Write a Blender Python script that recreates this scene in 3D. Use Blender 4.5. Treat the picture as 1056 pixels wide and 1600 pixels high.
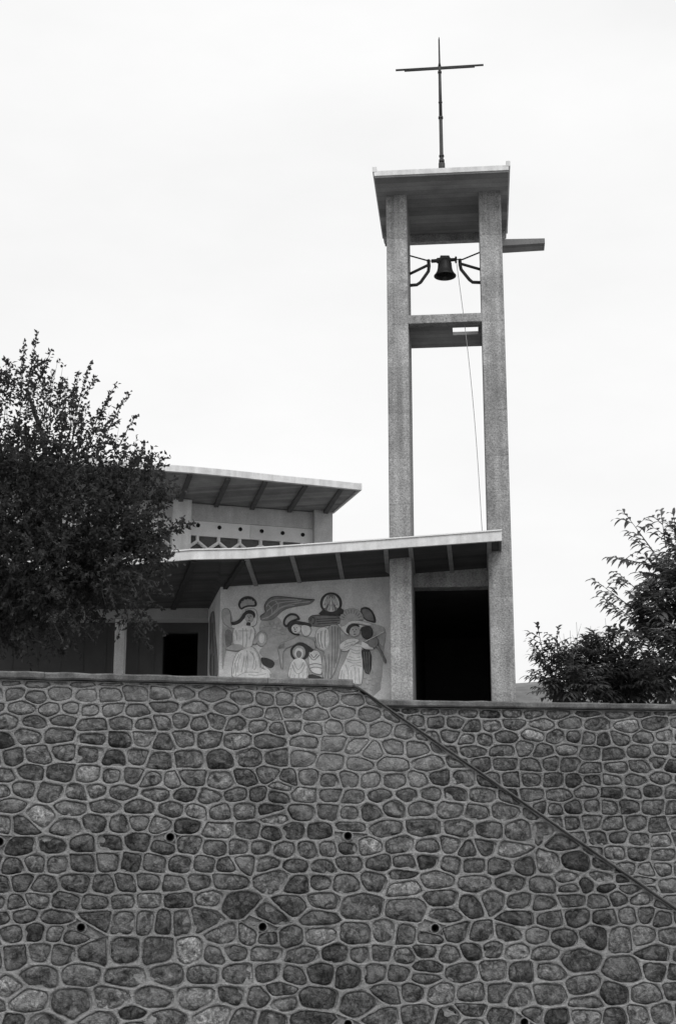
import bpy, bmesh, math, random
from mathutils import Vector, noise, Matrix
R = math.radians
for o in list(bpy.data.objects): bpy.data.objects.remove(o)
S = bpy.context.scene
COL = S.collection
random.seed(7)

# ------------------------------------------------------------------ camera
F_PX, W_PX, H_PX = 2300.0, 1056.0, 1600.0
PITCH = math.atan(F_PX / 8780.0)
EYE = Vector((0, 0, 1.6))
cam = bpy.data.cameras.new('camera'); co = bpy.data.objects.new('camera', cam); COL.objects.link(co)
cam.sensor_fit = 'VERTICAL'; cam.sensor_height = 36.0; cam.sensor_width = 36.0
cam.lens = 36.0 * F_PX / H_PX; cam.clip_end = 3000; cam.clip_start = 0.1
co.location = EYE; co.rotation_euler = (math.pi / 2 + PITCH, 0, 0)
S.camera = co

# ------------------------------------------------------------------ world, sun, exposure
SUN_EL, SUN_AZ = R(50), R(165)          # azimuth clockwise from +Y (behind the camera, slightly left)
w = bpy.data.worlds.new('World'); S.world = w; w.use_nodes = True
nt = w.node_tree; nt.nodes.clear()
out = nt.nodes.new('ShaderNodeOutputWorld'); bg = nt.nodes.new('ShaderNodeBackground')
sky = nt.nodes.new('ShaderNodeTexSky'); sky.sky_type = 'NISHITA'; sky.sun_disc = False
sky.sun_elevation = SUN_EL; sky.sun_rotation = SUN_AZ; sky.dust_density = 3.0; sky.air_density = 1.0
bw = nt.nodes.new('ShaderNodeRGBToBW')
tc = nt.nodes.new('ShaderNodeTexCoord'); mp = nt.nodes.new('ShaderNodeMapping'); mp.inputs['Scale'].default_value = (1, 1, 2.4)
nz = nt.nodes.new('ShaderNodeTexNoise'); nz.inputs['Scale'].default_value = 2.2; nz.inputs['Detail'].default_value = 6; nz.inputs['Roughness'].default_value = .55
mr = nt.nodes.new('ShaderNodeMapRange'); mr.inputs[1].default_value = .3; mr.inputs[2].default_value = .7
mr.inputs[3].default_value = 8.6; mr.inputs[4].default_value = 9.9      # brightness of the cloud sheet
mx = nt.nodes.new('ShaderNodeMix'); mx.data_type = 'FLOAT'; mx.inputs[0].default_value = .9
L = nt.links.new
L(tc.outputs['Generated'], mp.inputs[0]); L(mp.outputs[0], nz.inputs['Vector']); L(nz.outputs[0], mr.inputs[0])
L(sky.outputs[0], bw.inputs[0]); L(bw.outputs[0], mx.inputs[2]); L(mr.outputs[0], mx.inputs[3])
L(mx.outputs[0], bg.inputs[0]); bg.inputs[1].default_value = .1; L(bg.outputs[0], out.inputs[0])
sl = bpy.data.lights.new('sun', 'SUN'); so = bpy.data.objects.new('sun', sl); COL.objects.link(so)
sl.energy = 1.35; sl.angle = R(25); sl.color = (1, 1, 1)
sd = Vector((math.sin(SUN_AZ) * math.cos(SUN_EL), math.cos(SUN_AZ) * math.cos(SUN_EL), math.sin(SUN_EL)))
so.rotation_euler = sd.to_track_quat('Z', 'Y').to_euler()
S.view_settings.view_transform = 'Standard'; S.view_settings.look = 'None'
S.view_settings.exposure = 0.14; S.view_settings.gamma = 1.0
S.cycles.max_bounces = 6; S.cycles.diffuse_bounces = 4

# ------------------------------------------------------------------ helpers
class Plane:
    """vertical plane through (x, y); yaw > 0 turns its right end away. s runs along it, d runs behind it"""
    def __init__(s, x, y, yaw, off=0.0):
        s.a = Vector((math.cos(yaw), math.sin(yaw), 0)); s.n = Vector((-math.sin(yaw), math.cos(yaw), 0))
        s.o = Vector((x, y, 0)) + s.n * off
    def at(s, u, z, d=0.0):
        p = s.o + s.a * u + s.n * d; return Vector((p.x, p.y, z))
    def behind(s, d):
        q = Plane(0, 0, 0); q.a, q.n, q.o = s.a, s.n, s.o + s.n * d; return q
def ray(u, v):
    x = (u - W_PX / 2) / F_PX; y = (H_PX / 2 - v) / F_PX
    return Vector((x, math.cos(PITCH) - y * math.sin(PITCH), math.sin(PITCH) + y * math.cos(PITCH)))
def hit(u, v, pl):
    r = ray(u, v); t = (pl.o - EYE).dot(pl.n) / r.dot(pl.n); return EYE + r * t
def sz(u, v, pl):
    p = hit(u, v, pl); return (p - pl.o).dot(pl.a), p.z
def frontal(y): return Plane(0, y, 0)

WL = {}
def _link(o, parent, loc):
    COL.objects.link(o); WL[o.name] = Vector(loc)
    if parent is not None:
        o.parent = parent; o.location = Vector(loc) - WL[parent.name]
    else: o.location = loc
def tag(o, label=None, cat=None, group=None, kind=None):
    if label: o['label'] = label
    if cat: o['category'] = cat
    if group: o['group'] = group
    if kind: o['kind'] = kind
    return o
def empty(name, loc):
    o = bpy.data.objects.new(name, None); o.empty_display_size = .3; _link(o, None, loc); return o

class MB:
    def __init__(s): s.v = []; s.f = []; s.c = []; s.sm = []
    def quad(s, *p, c=None):
        i = len(s.v); s.v += [Vector(q) for q in p]; s.f.append(tuple(range(i, i + len(p)))); return s
    def hexa(s, p):       # 8 points: 4 near/bottom ring, 4 far/top ring, same order
        i = len(s.v); s.v += [Vector(q) for q in p]
        for f in ((0, 3, 2, 1), (4, 5, 6, 7), (0, 1, 5, 4), (1, 2, 6, 5), (2, 3, 7, 6), (3, 0, 4, 7)): s.f.append(tuple(i + k for k in f))
        return s
    def box(s, pl, s0, s1, d0, d1, z0, z1):
        a = pl.at
        return s.hexa([a(s0, z0, d0), a(s1, z0, d0), a(s1, z0, d1), a(s0, z0, d1), a(s0, z1, d0), a(s1, z1, d0), a(s1, z1, d1), a(s0, z1, d1)])
    def poly_wall(s, pts, vec):       # extrude a loop of points along vec
        n = len(pts); i = len(s.v); s.v += [Vector(p) for p in pts] + [Vector(p) + vec for p in pts]
        s.f.append(tuple(range(i, i + n))); s.f.append(tuple(range(i + 2 * n - 1, i + n - 1, -1)))
        for k in range(n):
            j = (k + 1) % n; s.f.append((i + k, i + n + k, i + n + j, i + j))
        return s
    def tube(s, pts, rad, n=8, cap=True):
        pts = [Vector(p) for p in pts]; m = len(pts)
        rad = rad if isinstance(rad, (list, tuple)) else [rad] * m
        i0 = len(s.v); ref = None
        for k, p in enumerate(pts):
            t = (pts[min(k + 1, m - 1)] - pts[max(k - 1, 0)]).normalized()
            if ref is None: ref = t.orthogonal().normalized()
            ref = (ref - t * ref.dot(t)).normalized(); b = t.cross(ref)
            for q in range(n):
                an = 2 * math.pi * q / n; s.v.append(p + (ref * math.cos(an) + b * math.sin(an)) * rad[k])
        for k in range(m - 1):
            for q in range(n):
                a = i0 + k * n + q; b2 = i0 + k * n + (q + 1) % n; s.f.append((a, b2, b2 + n, a + n)); s.sm.append(len(s.f) - 1)
        if cap:
            s.f.append(tuple(i0 + q for q in reversed(range(n)))); s.f.append(tuple(i0 + (m - 1) * n + q for q in range(n)))
        return s
    def lathe(s, c, axis, prof, n=28):
        axis = Vector(axis).normalized(); ref = axis.orthogonal().normalized(); b = axis.cross(ref); c = Vector(c)
        i0 = len(s.v)
        for r, h in prof:
            for q in range(n):
                an = 2 * math.pi * q / n; s.v.append(c + axis * h + (ref * math.cos(an) + b * math.sin(an)) * r)
        for k in range(len(prof) - 1):
            for q in range(n):
                a = i0 + k * n + q; b2 = i0 + k * n + (q + 1) % n; s.f.append((a, b2, b2 + n, a + n)); s.sm.append(len(s.f) - 1)
        return s
    def build(s, name, mat, parent=None, origin=None, bevel=0.0, fix=True, smooth=False, colors=None):
        xs = [p.x for p in s.v]; ys = [p.y for p in s.v]; zs = [p.z for p in s.v]
        if origin is None:
            origin = Vector(((min(xs) + max(xs)) / 2, (min(ys) + max(ys)) / 2, min(zs)))
        me = bpy.data.meshes.new(name); me.from_pydata([p - Vector(origin) for p in s.v], [], s.f)
        if smooth: me.polygons.foreach_set('use_smooth', [True] * len(me.polygons))
        else:
            for k in s.sm: me.polygons[k].use_smooth = True
        if colors is not None:
            at = me.color_attributes.new('tone', 'FLOAT_COLOR', 'POINT')
            at.data.foreach_set('color', [c for q in colors for c in q])
        me.update()
        if fix:
            bm = bmesh.new(); bm.from_mesh(me); bmesh.ops.recalc_face_normals(bm, faces=bm.faces); bm.to_mesh(me); bm.free()
        o = bpy.data.objects.new(name, me); me.materials.append(mat)
        _link(o, parent, origin)
        if bevel:
            md = o.modifiers.new('bevel', 'BEVEL'); md.width = bevel; md.segments = 2; md.limit_method = 'ANGLE'; md.angle_limit = R(40)
        return o

# ------------------------------------------------------------------ materials (all grey: the photograph is black and white)
def g(v): return (v, v, v, 1)
def mat_new(name):
    m = bpy.data.materials.new(name); m.use_nodes = True; n = m.node_tree
    b = n.nodes['Principled BSDF']; b.inputs['Roughness'].default_value = .9; b.inputs['Specular IOR Level'].default_value = .2
    return m, n, b
def rough_mat(name, v, amp=.25, scale=3.0, fine=90.0, fine_amp=.15, bump=.3, lines=0.0, rough=.9, stretch=(1, 1, 1), streak=0.0, boards=0.0):
    """noisy mineral surface: slow stains, fine grain, optional pour lines (metres apart), run-off streaks and board marks"""
    m, n, b = mat_new(name); N = n.nodes.new; L = n.links.new
    tc = N('ShaderNodeNewGeometry'); mp = N('ShaderNodeMapping'); mp.inputs['Scale'].default_value = stretch
    L(tc.outputs['Position'], mp.inputs[0])
    n1 = N('ShaderNodeTexNoise'); n1.inputs['Scale'].default_value = scale; n1.inputs['Detail'].default_value = 6; n1.inputs['Roughness'].default_value = .65
    n2 = N('ShaderNodeTexNoise'); n2.inputs['Scale'].default_value = fine; n2.inputs['Detail'].default_value = 3; n2.inputs['Roughness'].default_value = .7
    L(mp.outputs[0], n1.inputs['Vector']); L(mp.outputs[0], n2.inputs['Vector'])
    def rng(src, lo, hi, a=.3, c=.7):
        r = N('ShaderNodeMapRange'); r.inputs[1].default_value = a; r.inputs[2].default_value = c; r.inputs[3].default_value = lo; r.inputs[4].default_value = hi
        L(src, r.inputs[0]); return r.outputs[0]
    def mul(a, c):
        q = N('ShaderNodeMath'); q.operation = 'MULTIPLY'; L(a, q.inputs[0])
        if isinstance(c, float): q.inputs[1].default_value = c
        else: L(c, q.inputs[1])
        return q.outputs[0]
    val = mul(rng(n1.outputs[0], 1 - amp, 1 + amp), rng(n2.outputs[0], 1 - fine_amp, 1 + fine_amp))
    height = n2.outputs[0]
    if streak:
        m3 = N('ShaderNodeMapping'); m3.inputs['Scale'].default_value = (9, 9, .35); L(tc.outputs['Position'], m3.inputs[0])
        n3 = N('ShaderNodeTexNoise'); n3.inputs['Scale'].default_value = 1.0; n3.inputs['Detail'].default_value = 4; L(m3.outputs[0], n3.inputs['Vector'])
        val = mul(val, rng(n3.outputs[0], 1 - streak, 1 + streak * .5))
    if lines or boards:
        sx = N('ShaderNodeSeparateXYZ'); L(tc.outputs['Position'], sx.inputs[0])
    if lines:
        wob = N('ShaderNodeTexNoise'); wob.inputs['Scale'].default_value = 5.0; L(tc.outputs['Position'], wob.inputs['Vector'])
        ad = N('ShaderNodeMath'); ad.operation = 'MULTIPLY_ADD'; L(wob.outputs[0], ad.inputs[0]); ad.inputs[1].default_value = .05; L(sx.outputs[2], ad.inputs[2])
        dv = N('ShaderNodeMath'); dv.operation = 'DIVIDE'; L(ad.outputs[0], dv.inputs[0]); dv.inputs[1].default_value = lines
        fr = N('ShaderNodeMath'); fr.operation = 'FRACT'; L(dv.outputs[0], fr.inputs[0])
        val = mul(val, rng(fr.outputs[0], .76, 1.0, 0.0, .035))
        fl = N('ShaderNodeMath'); fl.operation = 'FLOOR'; L(dv.outputs[0], fl.inputs[0])
        wn = N('ShaderNodeTexWhiteNoise'); wn.noise_dimensions = '1D'; L(fl.outputs[0], wn.inputs['W'])
        val = mul(val, rng(wn.outputs[0], .86, 1.12, 0.0, 1.0))
    if boards:
        dv = N('ShaderNodeVectorMath'); dv.operation = 'DOT_PRODUCT'; L(tc.outputs['Position'], dv.inputs[0]); dv.inputs[1].default_value = (.1 / boards, 1 / boards, .35 / boards)
        fl = N('ShaderNodeMath'); fl.operation = 'FLOOR'; L(dv.outputs['Value'], fl.inputs[0])
        fr = N('ShaderNodeMath'); fr.operation = 'FRACT'; L(dv.outputs['Value'], fr.inputs[0])
        wn = N('ShaderNodeTexWhiteNoise'); wn.noise_dimensions = '1D'; L(fl.outputs[0], wn.inputs['W'])
        val = mul(val, rng(wn.outputs[0], .75, 1.25, 0.0, 1.0)); val = mul(val, rng(fr.outputs[0], .55, 1.0, 0.0, .08))
    val = mul(val, float(v))
    L(val, b.inputs['Base Color']); b.inputs['Roughness'].default_value = rough
    if bump:
        bp = N('ShaderNodeBump'); bp.inputs['Strength'].default_value = bump; bp.inputs['Distance'].default_value = .012
        L(height, bp.inputs['Height']); L(bp.outputs[0], b.inputs['Normal'])
    return m
def leaf_mat(name, v, var=.35, trans=.25):
    m, n, b = mat_new(name); N = n.nodes.new; L = n.links.new
    at = N('ShaderNodeVertexColor'); at.layer_name = 'tone'
    q = N('ShaderNodeMath'); q.operation = 'MULTIPLY'; q.inputs[1].default_value = v
    sp = N('ShaderNodeSeparateColor'); L(at.outputs[0], sp.inputs[0]); L(sp.outputs[0], q.inputs[0])
    L(q.outputs[0], b.inputs['Base Color']); b.inputs['Roughness'].default_value = .65; b.inputs['Specular IOR Level'].default_value = .22
    tr = N('ShaderNodeBsdfTranslucent'); L(q.outputs[0], tr.inputs[0])
    ms = N('ShaderNodeMixShader'); ms.inputs[0].default_value = trans
    L(b.outputs[0], ms.inputs[1]); L(tr.outputs[0], ms.inputs[2]); L(ms.outputs[0], n.nodes['Material Output'].inputs[0])
    return m
def stone_mat(name, mortar, stone):
    m, n, b = mat_new(name); N = n.nodes.new; L = n.links.new
    at = N('ShaderNodeVertexColor'); at.layer_name = 'tone'
    sp = N('ShaderNodeSeparateColor'); L(at.outputs[0], sp.inputs[0])          # r tone, g stone mask, b id
    geo = N('ShaderNodeNewGeometry')
    idv = N('ShaderNodeCombineXYZ'); sc = N('ShaderNodeMath'); sc.operation = 'MULTIPLY'; sc.inputs[1].default_value = 37.0
    L(sp.outputs[2], sc.inputs[0]); L(sc.outputs[0], idv.inputs[1])
    ad = N('ShaderNodeVectorMath'); ad.operation = 'ADD'; L(geo.outputs['Position'], ad.inputs[0]); L(idv.outputs[0], ad.inputs[1])
    def nz(scale, det, rough, vec, dist=0.0):
        t = N('ShaderNodeTexNoise'); t.inputs['Scale'].default_value = scale; t.inputs['Detail'].default_value = det; t.inputs['Roughness'].default_value = rough; t.inputs['Distortion'].default_value = dist
        L(vec, t.inputs['Vector']); return t.outputs[0]
    def rng(src, lo, hi, a=.3, c=.7):
        r = N('ShaderNodeMapRange'); r.inputs[1].default_value = a; r.inputs[2].default_value = c; r.inputs[3].default_value = lo; r.inputs[4].default_value = hi
        L(src, r.inputs[0]); return r.outputs[0]
    def mul(a, c):
        q = N('ShaderNodeMath'); q.operation = 'MULTIPLY'; L(a, q.inputs[0])
        if isinstance(c, float): q.inputs[1].default_value = c
        else: L(c, q.inputs[1])
        return q.outputs[0]
    blot = nz(9.0, 6, .68, ad.outputs[0], 1.6); grain = nz(85.0, 3, .7, geo.outputs['Position']); mid = nz(26.0, 4, .6, ad.outputs[0], .6)
    smr = nz(5.0, 5, .7, geo.outputs['Position'], .4)
    st = mul(mul(rng(blot, .3, 1.7, .36, .64), rng(mid, .6, 1.4, .36, .64)), rng(grain, .7, 1.3)); st = mul(mul(st, sp.outputs[0]), float(stone))
    slow = nz(.9, 4, .6, geo.outputs['Position'])
    mo = mul(mul(mul(rng(nz(14.0, 5, .65, geo.outputs['Position']), .72, 1.28), rng(grain, .85, 1.15)), rng(slow, .78, 1.2)), float(mortar)); st = mul(st, rng(slow, .75, 1.25))
    mx = N('ShaderNodeMix'); mx.data_type = 'FLOAT'; L(mul(sp.outputs[1], rng(smr, .4, 1.0, .33, .5)), mx.inputs[0]); L(mo, mx.inputs[2]); L(st, mx.inputs[3])
    L(mx.outputs[0], b.inputs['Base Color'])
    hh = N('ShaderNodeMath'); hh.operation = 'MULTIPLY_ADD'; L(mid, hh.inputs[0]); hh.inputs[1].default_value = 2.2; L(grain, hh.inputs[2])
    bp = N('ShaderNodeBump'); bp.inputs['Strength'].default_value = .9; bp.inputs['Distance'].default_value = .022
    L(hh.outputs[0], bp.inputs['Height']); L(bp.outputs[0], b.inputs['Normal'])
    return m

M = dict(
    stone=stone_mat('rubble_stone', .31, .112),
    stone_far=stone_mat('rubble_stone_pale', .3, .125),
    coping=rough_mat('coping_concrete', .135, .55, 3.0, 60, .3, .6, streak=.3),
    coping_slope=rough_mat('sloping_coping_concrete', .12, .4, 3.0, 60, .3, .6),
    tower=rough_mat('pebbledash_concrete', .35, .26, 2.6, 40, .44, 1.0, lines=.78, streak=.28),
    slab=rough_mat('board_marked_concrete', .27, .25, 1.4, 40, .12, .25, boards=.16),
    fascia=rough_mat('pale_fascia_concrete', .72, .14, 4.0, 60, .08, .15, streak=.16),
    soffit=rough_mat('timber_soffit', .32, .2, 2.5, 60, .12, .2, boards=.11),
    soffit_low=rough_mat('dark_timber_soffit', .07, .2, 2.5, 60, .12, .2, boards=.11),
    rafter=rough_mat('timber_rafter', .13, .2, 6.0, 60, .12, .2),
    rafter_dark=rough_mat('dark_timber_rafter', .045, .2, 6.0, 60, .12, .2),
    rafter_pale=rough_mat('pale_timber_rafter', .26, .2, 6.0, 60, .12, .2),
    nave=rough_mat('nave_concrete', .54, .16, 2.0, 50, .2, .5, streak=.1),
    panel=rough_mat('pale_panel', .8, .1, 2.0, 60, .1, .3),
    panel_dull=rough_mat('dull_panel', .7, .1, 2.0, 60, .1, .3),
    pilaster=rough_mat('pilaster_concrete', .74, .12, 3.0, 60, .15, .4, streak=.15),
    plaster=rough_mat('mural_plaster', .76, .16, 3.5, 45, .16, .35, streak=.06),
    relief_pale=rough_mat('relief_pale', .8, .2, 9.0, 70, .12, .4),
    relief_ground=rough_mat('relief_ground', .45, .25, 7.0, 60, .16, .5),
    relief_mid=rough_mat('relief_mid', .48, .2, 9.0, 70, .14, .4),
    relief_grey=rough_mat('relief_grey', .24, .25, 9.0, 70, .16, .4),
    relief_dark=rough_mat('relief_dark', .075, .3, 9.0, 70, .16, .4),
    porch=rough_mat('porch_concrete', .4, .15, 2.0, 50, .15, .3),
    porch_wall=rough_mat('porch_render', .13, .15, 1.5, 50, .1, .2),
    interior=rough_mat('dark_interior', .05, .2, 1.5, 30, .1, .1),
    doorway_dark=rough_mat('unlit_doorway', .02, .2, 1.5, 30, .1, .1, rough=.6),  # room behind the open doorway, its darkness put into the wall colour
    iron=rough_mat('dark_iron', .035, .3, 3.0, 12, .1, .0, rough=.6),
    cross=rough_mat('weathered_steel', .06, .2, 3.0, 12, .1, .0, rough=.6),
    bronze=rough_mat('blackened_bronze', .03, .3, 8.0, 50, .2, .1, rough=.45),
    rope=rough_mat('hemp_rope', .3, .2, 30.0, 90, .2, .2),
    glass=rough_mat('dusky_glass', .1, .3, 4.0, 20, .1, .0, rough=.25),
    hole=rough_mat('drain_dark', .012, .2, 4.0, 20, .1, .1),
    bark=rough_mat('bark', .07, .35, 8.0, 50, .2, .8),
    stalk=rough_mat('dry_stalk', .3, .3, 8.0, 50, .2, .2),
    ground=rough_mat('trodden_earth', .2, .25, .35, 12, .2, .4),
    terrace=rough_mat('terrace_paving', .22, .2, .8, 20, .15, .3),
    hill=rough_mat('hazed_hillside', .15, .3, .05, .6, .2, .3),  # distant haze is put into the even grey of the hill
    leaf=leaf_mat('dark_leaves', .06, trans=.55),
    leaflet=leaf_mat('drooping_leaflets', .125, trans=.55),
)

# ------------------------------------------------------------------ setting: ground, terrace, hill
Z_TERR = EYE.z + 1.7
FW = Plane(.16, 15.0, R(10))            # front retaining wall
BW = Plane(.7, 16.62, R(6))             # retaining wall behind the stair
TW = Plane(1.79, 23.0, R(-5.4))         # face of the bell tower
mb = MB()
n = 40
for i in range(n + 1):
    for j in range(n + 1):
        mb.v.append(Vector(((i / n - .5) * 3000, (j / n - .5) * 3000 + 400, 0)))
for i in range(n):
    for j in range(n):
        a = i * (n + 1) + j; mb.f.append((a, a + n + 1, a + n + 2, a + 1))
tag(mb.build('ground', M['ground']), kind='structure')
mb = MB()
pts = [FW.at(-14, 0, .45), FW.at(-.5, 0, .45), BW.at(-.9, 0, .4), BW.at(14, 0, .4), Vector((34, 60, 0)), Vector((-34, 60, 0))]
mb.poly_wall([Vector((p.x, p.y, .004)) for p in pts], Vector((0, 0, Z_TERR - .004)))
tag(mb.build('terrace', M['terrace']), kind='structure')
mb = MB()
nx, ny = 90, 16
for i in range(nx + 1):
    for j in range(ny + 1):
        x = -160 + 400 * i / nx; y = 170 + 90 * j / ny; t = j / ny
        h = (33 + 3.5 * noise.noise((x * .02, 3.1, 0)) + 1.2 * noise.noise((x * .09, 7.7, 0))) * math.sin(min(1, t * 1.6) * math.pi / 2) * (1 if t < .7 else 1 - (t - .7) * 1.2)
        mb.v.append(Vector((x, y, h + .6 * noise.noise((x * .3, y * .3, 0)) - .2 if j else -.5)))
for i in range(nx):
    for j in range(ny):
        a = i * (ny + 1) + j; mb.f.append((a, a + ny + 1, a + ny + 2, a + 1))
tag(mb.build('hills', M['hill'], smooth=True), kind='structure')

# ------------------------------------------------------------------ rubble stone walls
def clip(poly, nx, ny, c):               # keep nx*x + ny*y <= c
    o = []
    for k in range(len(poly)):
        p, q = poly[k], poly[(k + 1) % len(poly)]
        dp = nx * p[0] + ny * p[1] - c; dq = nx * q[0] + ny * q[1] - c
        if dp <= 0: o.append(p)
        if dp * dq < 0:
            t = dp / (dp - dq); o.append((p[0] + (q[0] - p[0]) * t, p[1] + (q[1] - p[1]) * t))
    return o
def stone_layout(s0, s1, z0, z1, rng, extra, row=(.15, .27), wid=(.17, .5)):
    sites = []
    z = z0
    while z < z1:
        f = max(0, min(1, (z - 1.0) / (z1 - 1.2)))
        h = rng.uniform(.15, .225) * (1 - f) + rng.uniform(.12, .17) * f; s = s0 - rng.random() * .3
        while s < s1:
            ww = rng.choice((rng.uniform(.13, .21), rng.uniform(.19, .3), rng.uniform(.26, .42))) * (.55 + h / .36)
            zc = z + h / 2 + .06 * noise.noise((s * .9, z * 2.1, 4.2))
            if h > .18 and rng.random() < .12:
                sites.append((s + ww / 2, zc + h * .25, 0)); sites.append((s + ww / 2 + rng.uniform(-.05, .05), zc - h * .25, 0))
            else: sites.append((s + ww / 2, zc + rng.uniform(-.022, .022), 0))
            s += ww
        z += h
    for e in extra:
        sites = [q for q in sites if math.hypot(q[0] - e[0], q[1] - e[1]) > e[3]]
        sites.append((e[0], e[1], e[2]))
    return sites
def rubble(pl, s0, s1, z0, z1, clips, extra, seed, joint, smear):
    """stones and raised mortar ribbons as one relief sheet: returns MB and per-vertex tones"""
    rng = random.Random(seed)
    sites = stone_layout(s0, s1, z0, z1, rng, extra)
    cell = .6; grid = {}
    for k, q in enumerate(sites): grid.setdefault((int(q[0] // cell), int(q[1] // cell)), []).append(k)
    AX = 1.0
    mb = MB(); cols = []
    for k, q in enumerate(sites):
        poly = [(q[0] - .7, q[1] - .5), (q[0] + .7, q[1] - .5), (q[0] + .7, q[1] + .5), (q[0] - .7, q[1] + .5)]
        gx, gy = int(q[0] // cell), int(q[1] // cell)
        for a in range(-2, 3):
            for b in range(-2, 3):
                for j in grid.get((gx + a, gy + b), ()):
                    if j == k: continue
                    p = sites[j]; dx, dy = p[0] - q[0], (p[1] - q[1]) * 2.8
                    if (p[2] < -5) != (q[2] < -5):              # a drain keeps only a small collar of mortar
                        dn_, ot = (p, q) if p[2] < -5 else (q, p); ln = math.hypot(ot[0] - dn_[0], ot[1] - dn_[1]); f = min(.5, .058 / max(ln, 1e-6))
                        mx_, mz_ = dn_[0] + (ot[0] - dn_[0]) * f, dn_[1] + (ot[1] - dn_[1]) * f
                        poly = clip(poly, dx, dy, dx * mx_ + dy * mz_)
                        if len(poly) < 3: break
                        continue
                    # anisotropic metric keeps the joints of a course near level
                    c = (p[0] ** 2 - q[0] ** 2 + 2.8 * (p[1] ** 2 - q[1] ** 2)) / 2
                    poly = clip(poly, dx, dy, c)
                    if len(poly) < 3: break
        for c in clips: poly = clip(poly, *c)
        poly = clip(clip(clip(poly, -1, 0, -s0), 1, 0, s1), 0, -1, -z0)
        if len(poly) < 3: continue
        ar = sum(poly[i][0] * poly[(i + 1) % len(poly)][1] - poly[(i + 1) % len(poly)][0] * poly[i][1] for i in range(len(poly))) / 2
        if abs(ar) < .0025: continue
        cx = sum(p[0] for p in poly) / len(poly); cy = sum(p[1] for p in poly) / len(poly)
        # radial sampling: even angles plus the corners
        angs = sorted([2 * math.pi * i / 22 for i in range(22)] + [math.atan2(p[1] - cy, p[0] - cx) % (2 * math.pi) for p in poly])
        aa = [angs[0]]
        for t in angs[1:]:
            if t - aa[-1] > 1e-4: aa.append(t)
        angs = aa; m = len(angs)
        def rad(t, pg):
            dx, dy = math.cos(t), math.sin(t); best = 9
            for i in range(len(pg)):
                x1, y1 = pg[i][0] - cx, pg[i][1] - cy; x2, y2 = pg[(i + 1) % len(pg)][0] - cx, pg[(i + 1) % len(pg)][1] - cy
                den = dx * (y2 - y1) - dy * (x2 - x1)
                if abs(den) < 1e-9: continue
                r = (x1 * (y2 - y1) - y1 * (x2 - x1)) / den
                u = (x1 * dy - y1 * dx) / den
                if r > 0 and -1e-6 <= u <= 1 + 1e-6: best = min(best, r)
            return best if best < 9 else .01
        r0 = [rad(t, poly) for t in angs]
        jw = joint * rng.uniform(.6, 1.6)
        inn = list(poly)                                    # inset, then smoothed corners
        for i in range(len(poly)):
            x1, y1 = poly[i]; x2, y2 = poly[(i + 1) % len(poly)]; ln = math.hypot(x2 - x1, y2 - y1)
            if ln < 1e-5: continue
            nx_, ny_ = (y2 - y1) / ln, -(x2 - x1) / ln
            if ar < 0: nx_, ny_ = -nx_, -ny_
            inn = clip(inn, nx_, ny_, nx_ * x1 + ny_ * y1 - jw)
            if len(inn) < 3: break
        drain = q[2] < -5
        if len(inn) < 3 or drain:
            i0 = len(mb.v)                                  # plain mortar patch
            for t, r in zip(angs, r0):
                x, z = cx + r * math.cos(t), cy + r * math.sin(t); mb.v.append(pl.at(x, z, -.014)); cols.append((1, 0, .5, 1))
            if drain:                                       # ring of mortar round the drain mouth
                hr = .0365
                for t, r in zip(angs, r0):
                    mb.v.append(pl.at(q[0] + hr * math.cos(t), q[1] + hr * math.sin(t), -.01)); cols.append((1, 0, .5, 1))
                for i in range(m):
                    j = (i + 1) % m; mb.f.append((i0 + i, i0 + j, i0 + m + j, i0 + m + i)); mb.sm.append(len(mb.f) - 1)
            else:
                mb.v.append(pl.at(cx, cy, -.012)); cols.append((1, 0, .5, 1))
                for i in range(m): mb.f.append((i0 + i, i0 + (i + 1) % m, i0 + m))
            continue
        for it in range(2):
            o2 = []
            for i in range(len(inn)):
                p, p2 = inn[i], inn[(i + 1) % len(inn)]
                f = .2
                o2 += [(p[0] + (p2[0] - p[0]) * f, p[1] + (p2[1] - p[1]) * f), (p[0] + (p2[0] - p[0]) * (1 - f), p[1] + (p2[1] - p[1]) * (1 - f))]
            inn = o2
        sd_ = rng.random() * 90
        r1 = []
        for t, r in zip(angs, r0):
            x = rad(t, inn) * (1 + .1 * noise.noise((math.cos(t) * 1.6 + sd_, math.sin(t) * 1.6, sd_)) + .05 * noise.noise((math.cos(t) * 4 + sd_, math.sin(t) * 4, 2)))
            r1.append(min(x, r - .006))
        if min(r1) < .012: r1 = [max(x, .012) for x in r1]
        tone = q[2] if q[2] > 0 else min(2.4, max(.45, rng.gauss(1.0, .3) if rng.random() > .08 else rng.uniform(1.5, 2.3)))
        sm = smear(cx, cy)
        mk = 1 - .75 * max(0, min(1, sm)); idc = rng.random()
        tilt = (rng.uniform(-.05, .05), rng.uniform(-.02, .09)); dome = rng.uniform(.002, .02)
        base = rng.uniform(-.004, .012) * (1 - sm)
        i0 = len(mb.v)
        rings = [('c', 1, -.014), ('m', 1.0, -.012), ('s', .98, .026), ('s', .91, .003), ('s', .8, -.006), ('s', .55, -.011), ('s', .27, -.013)]
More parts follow.
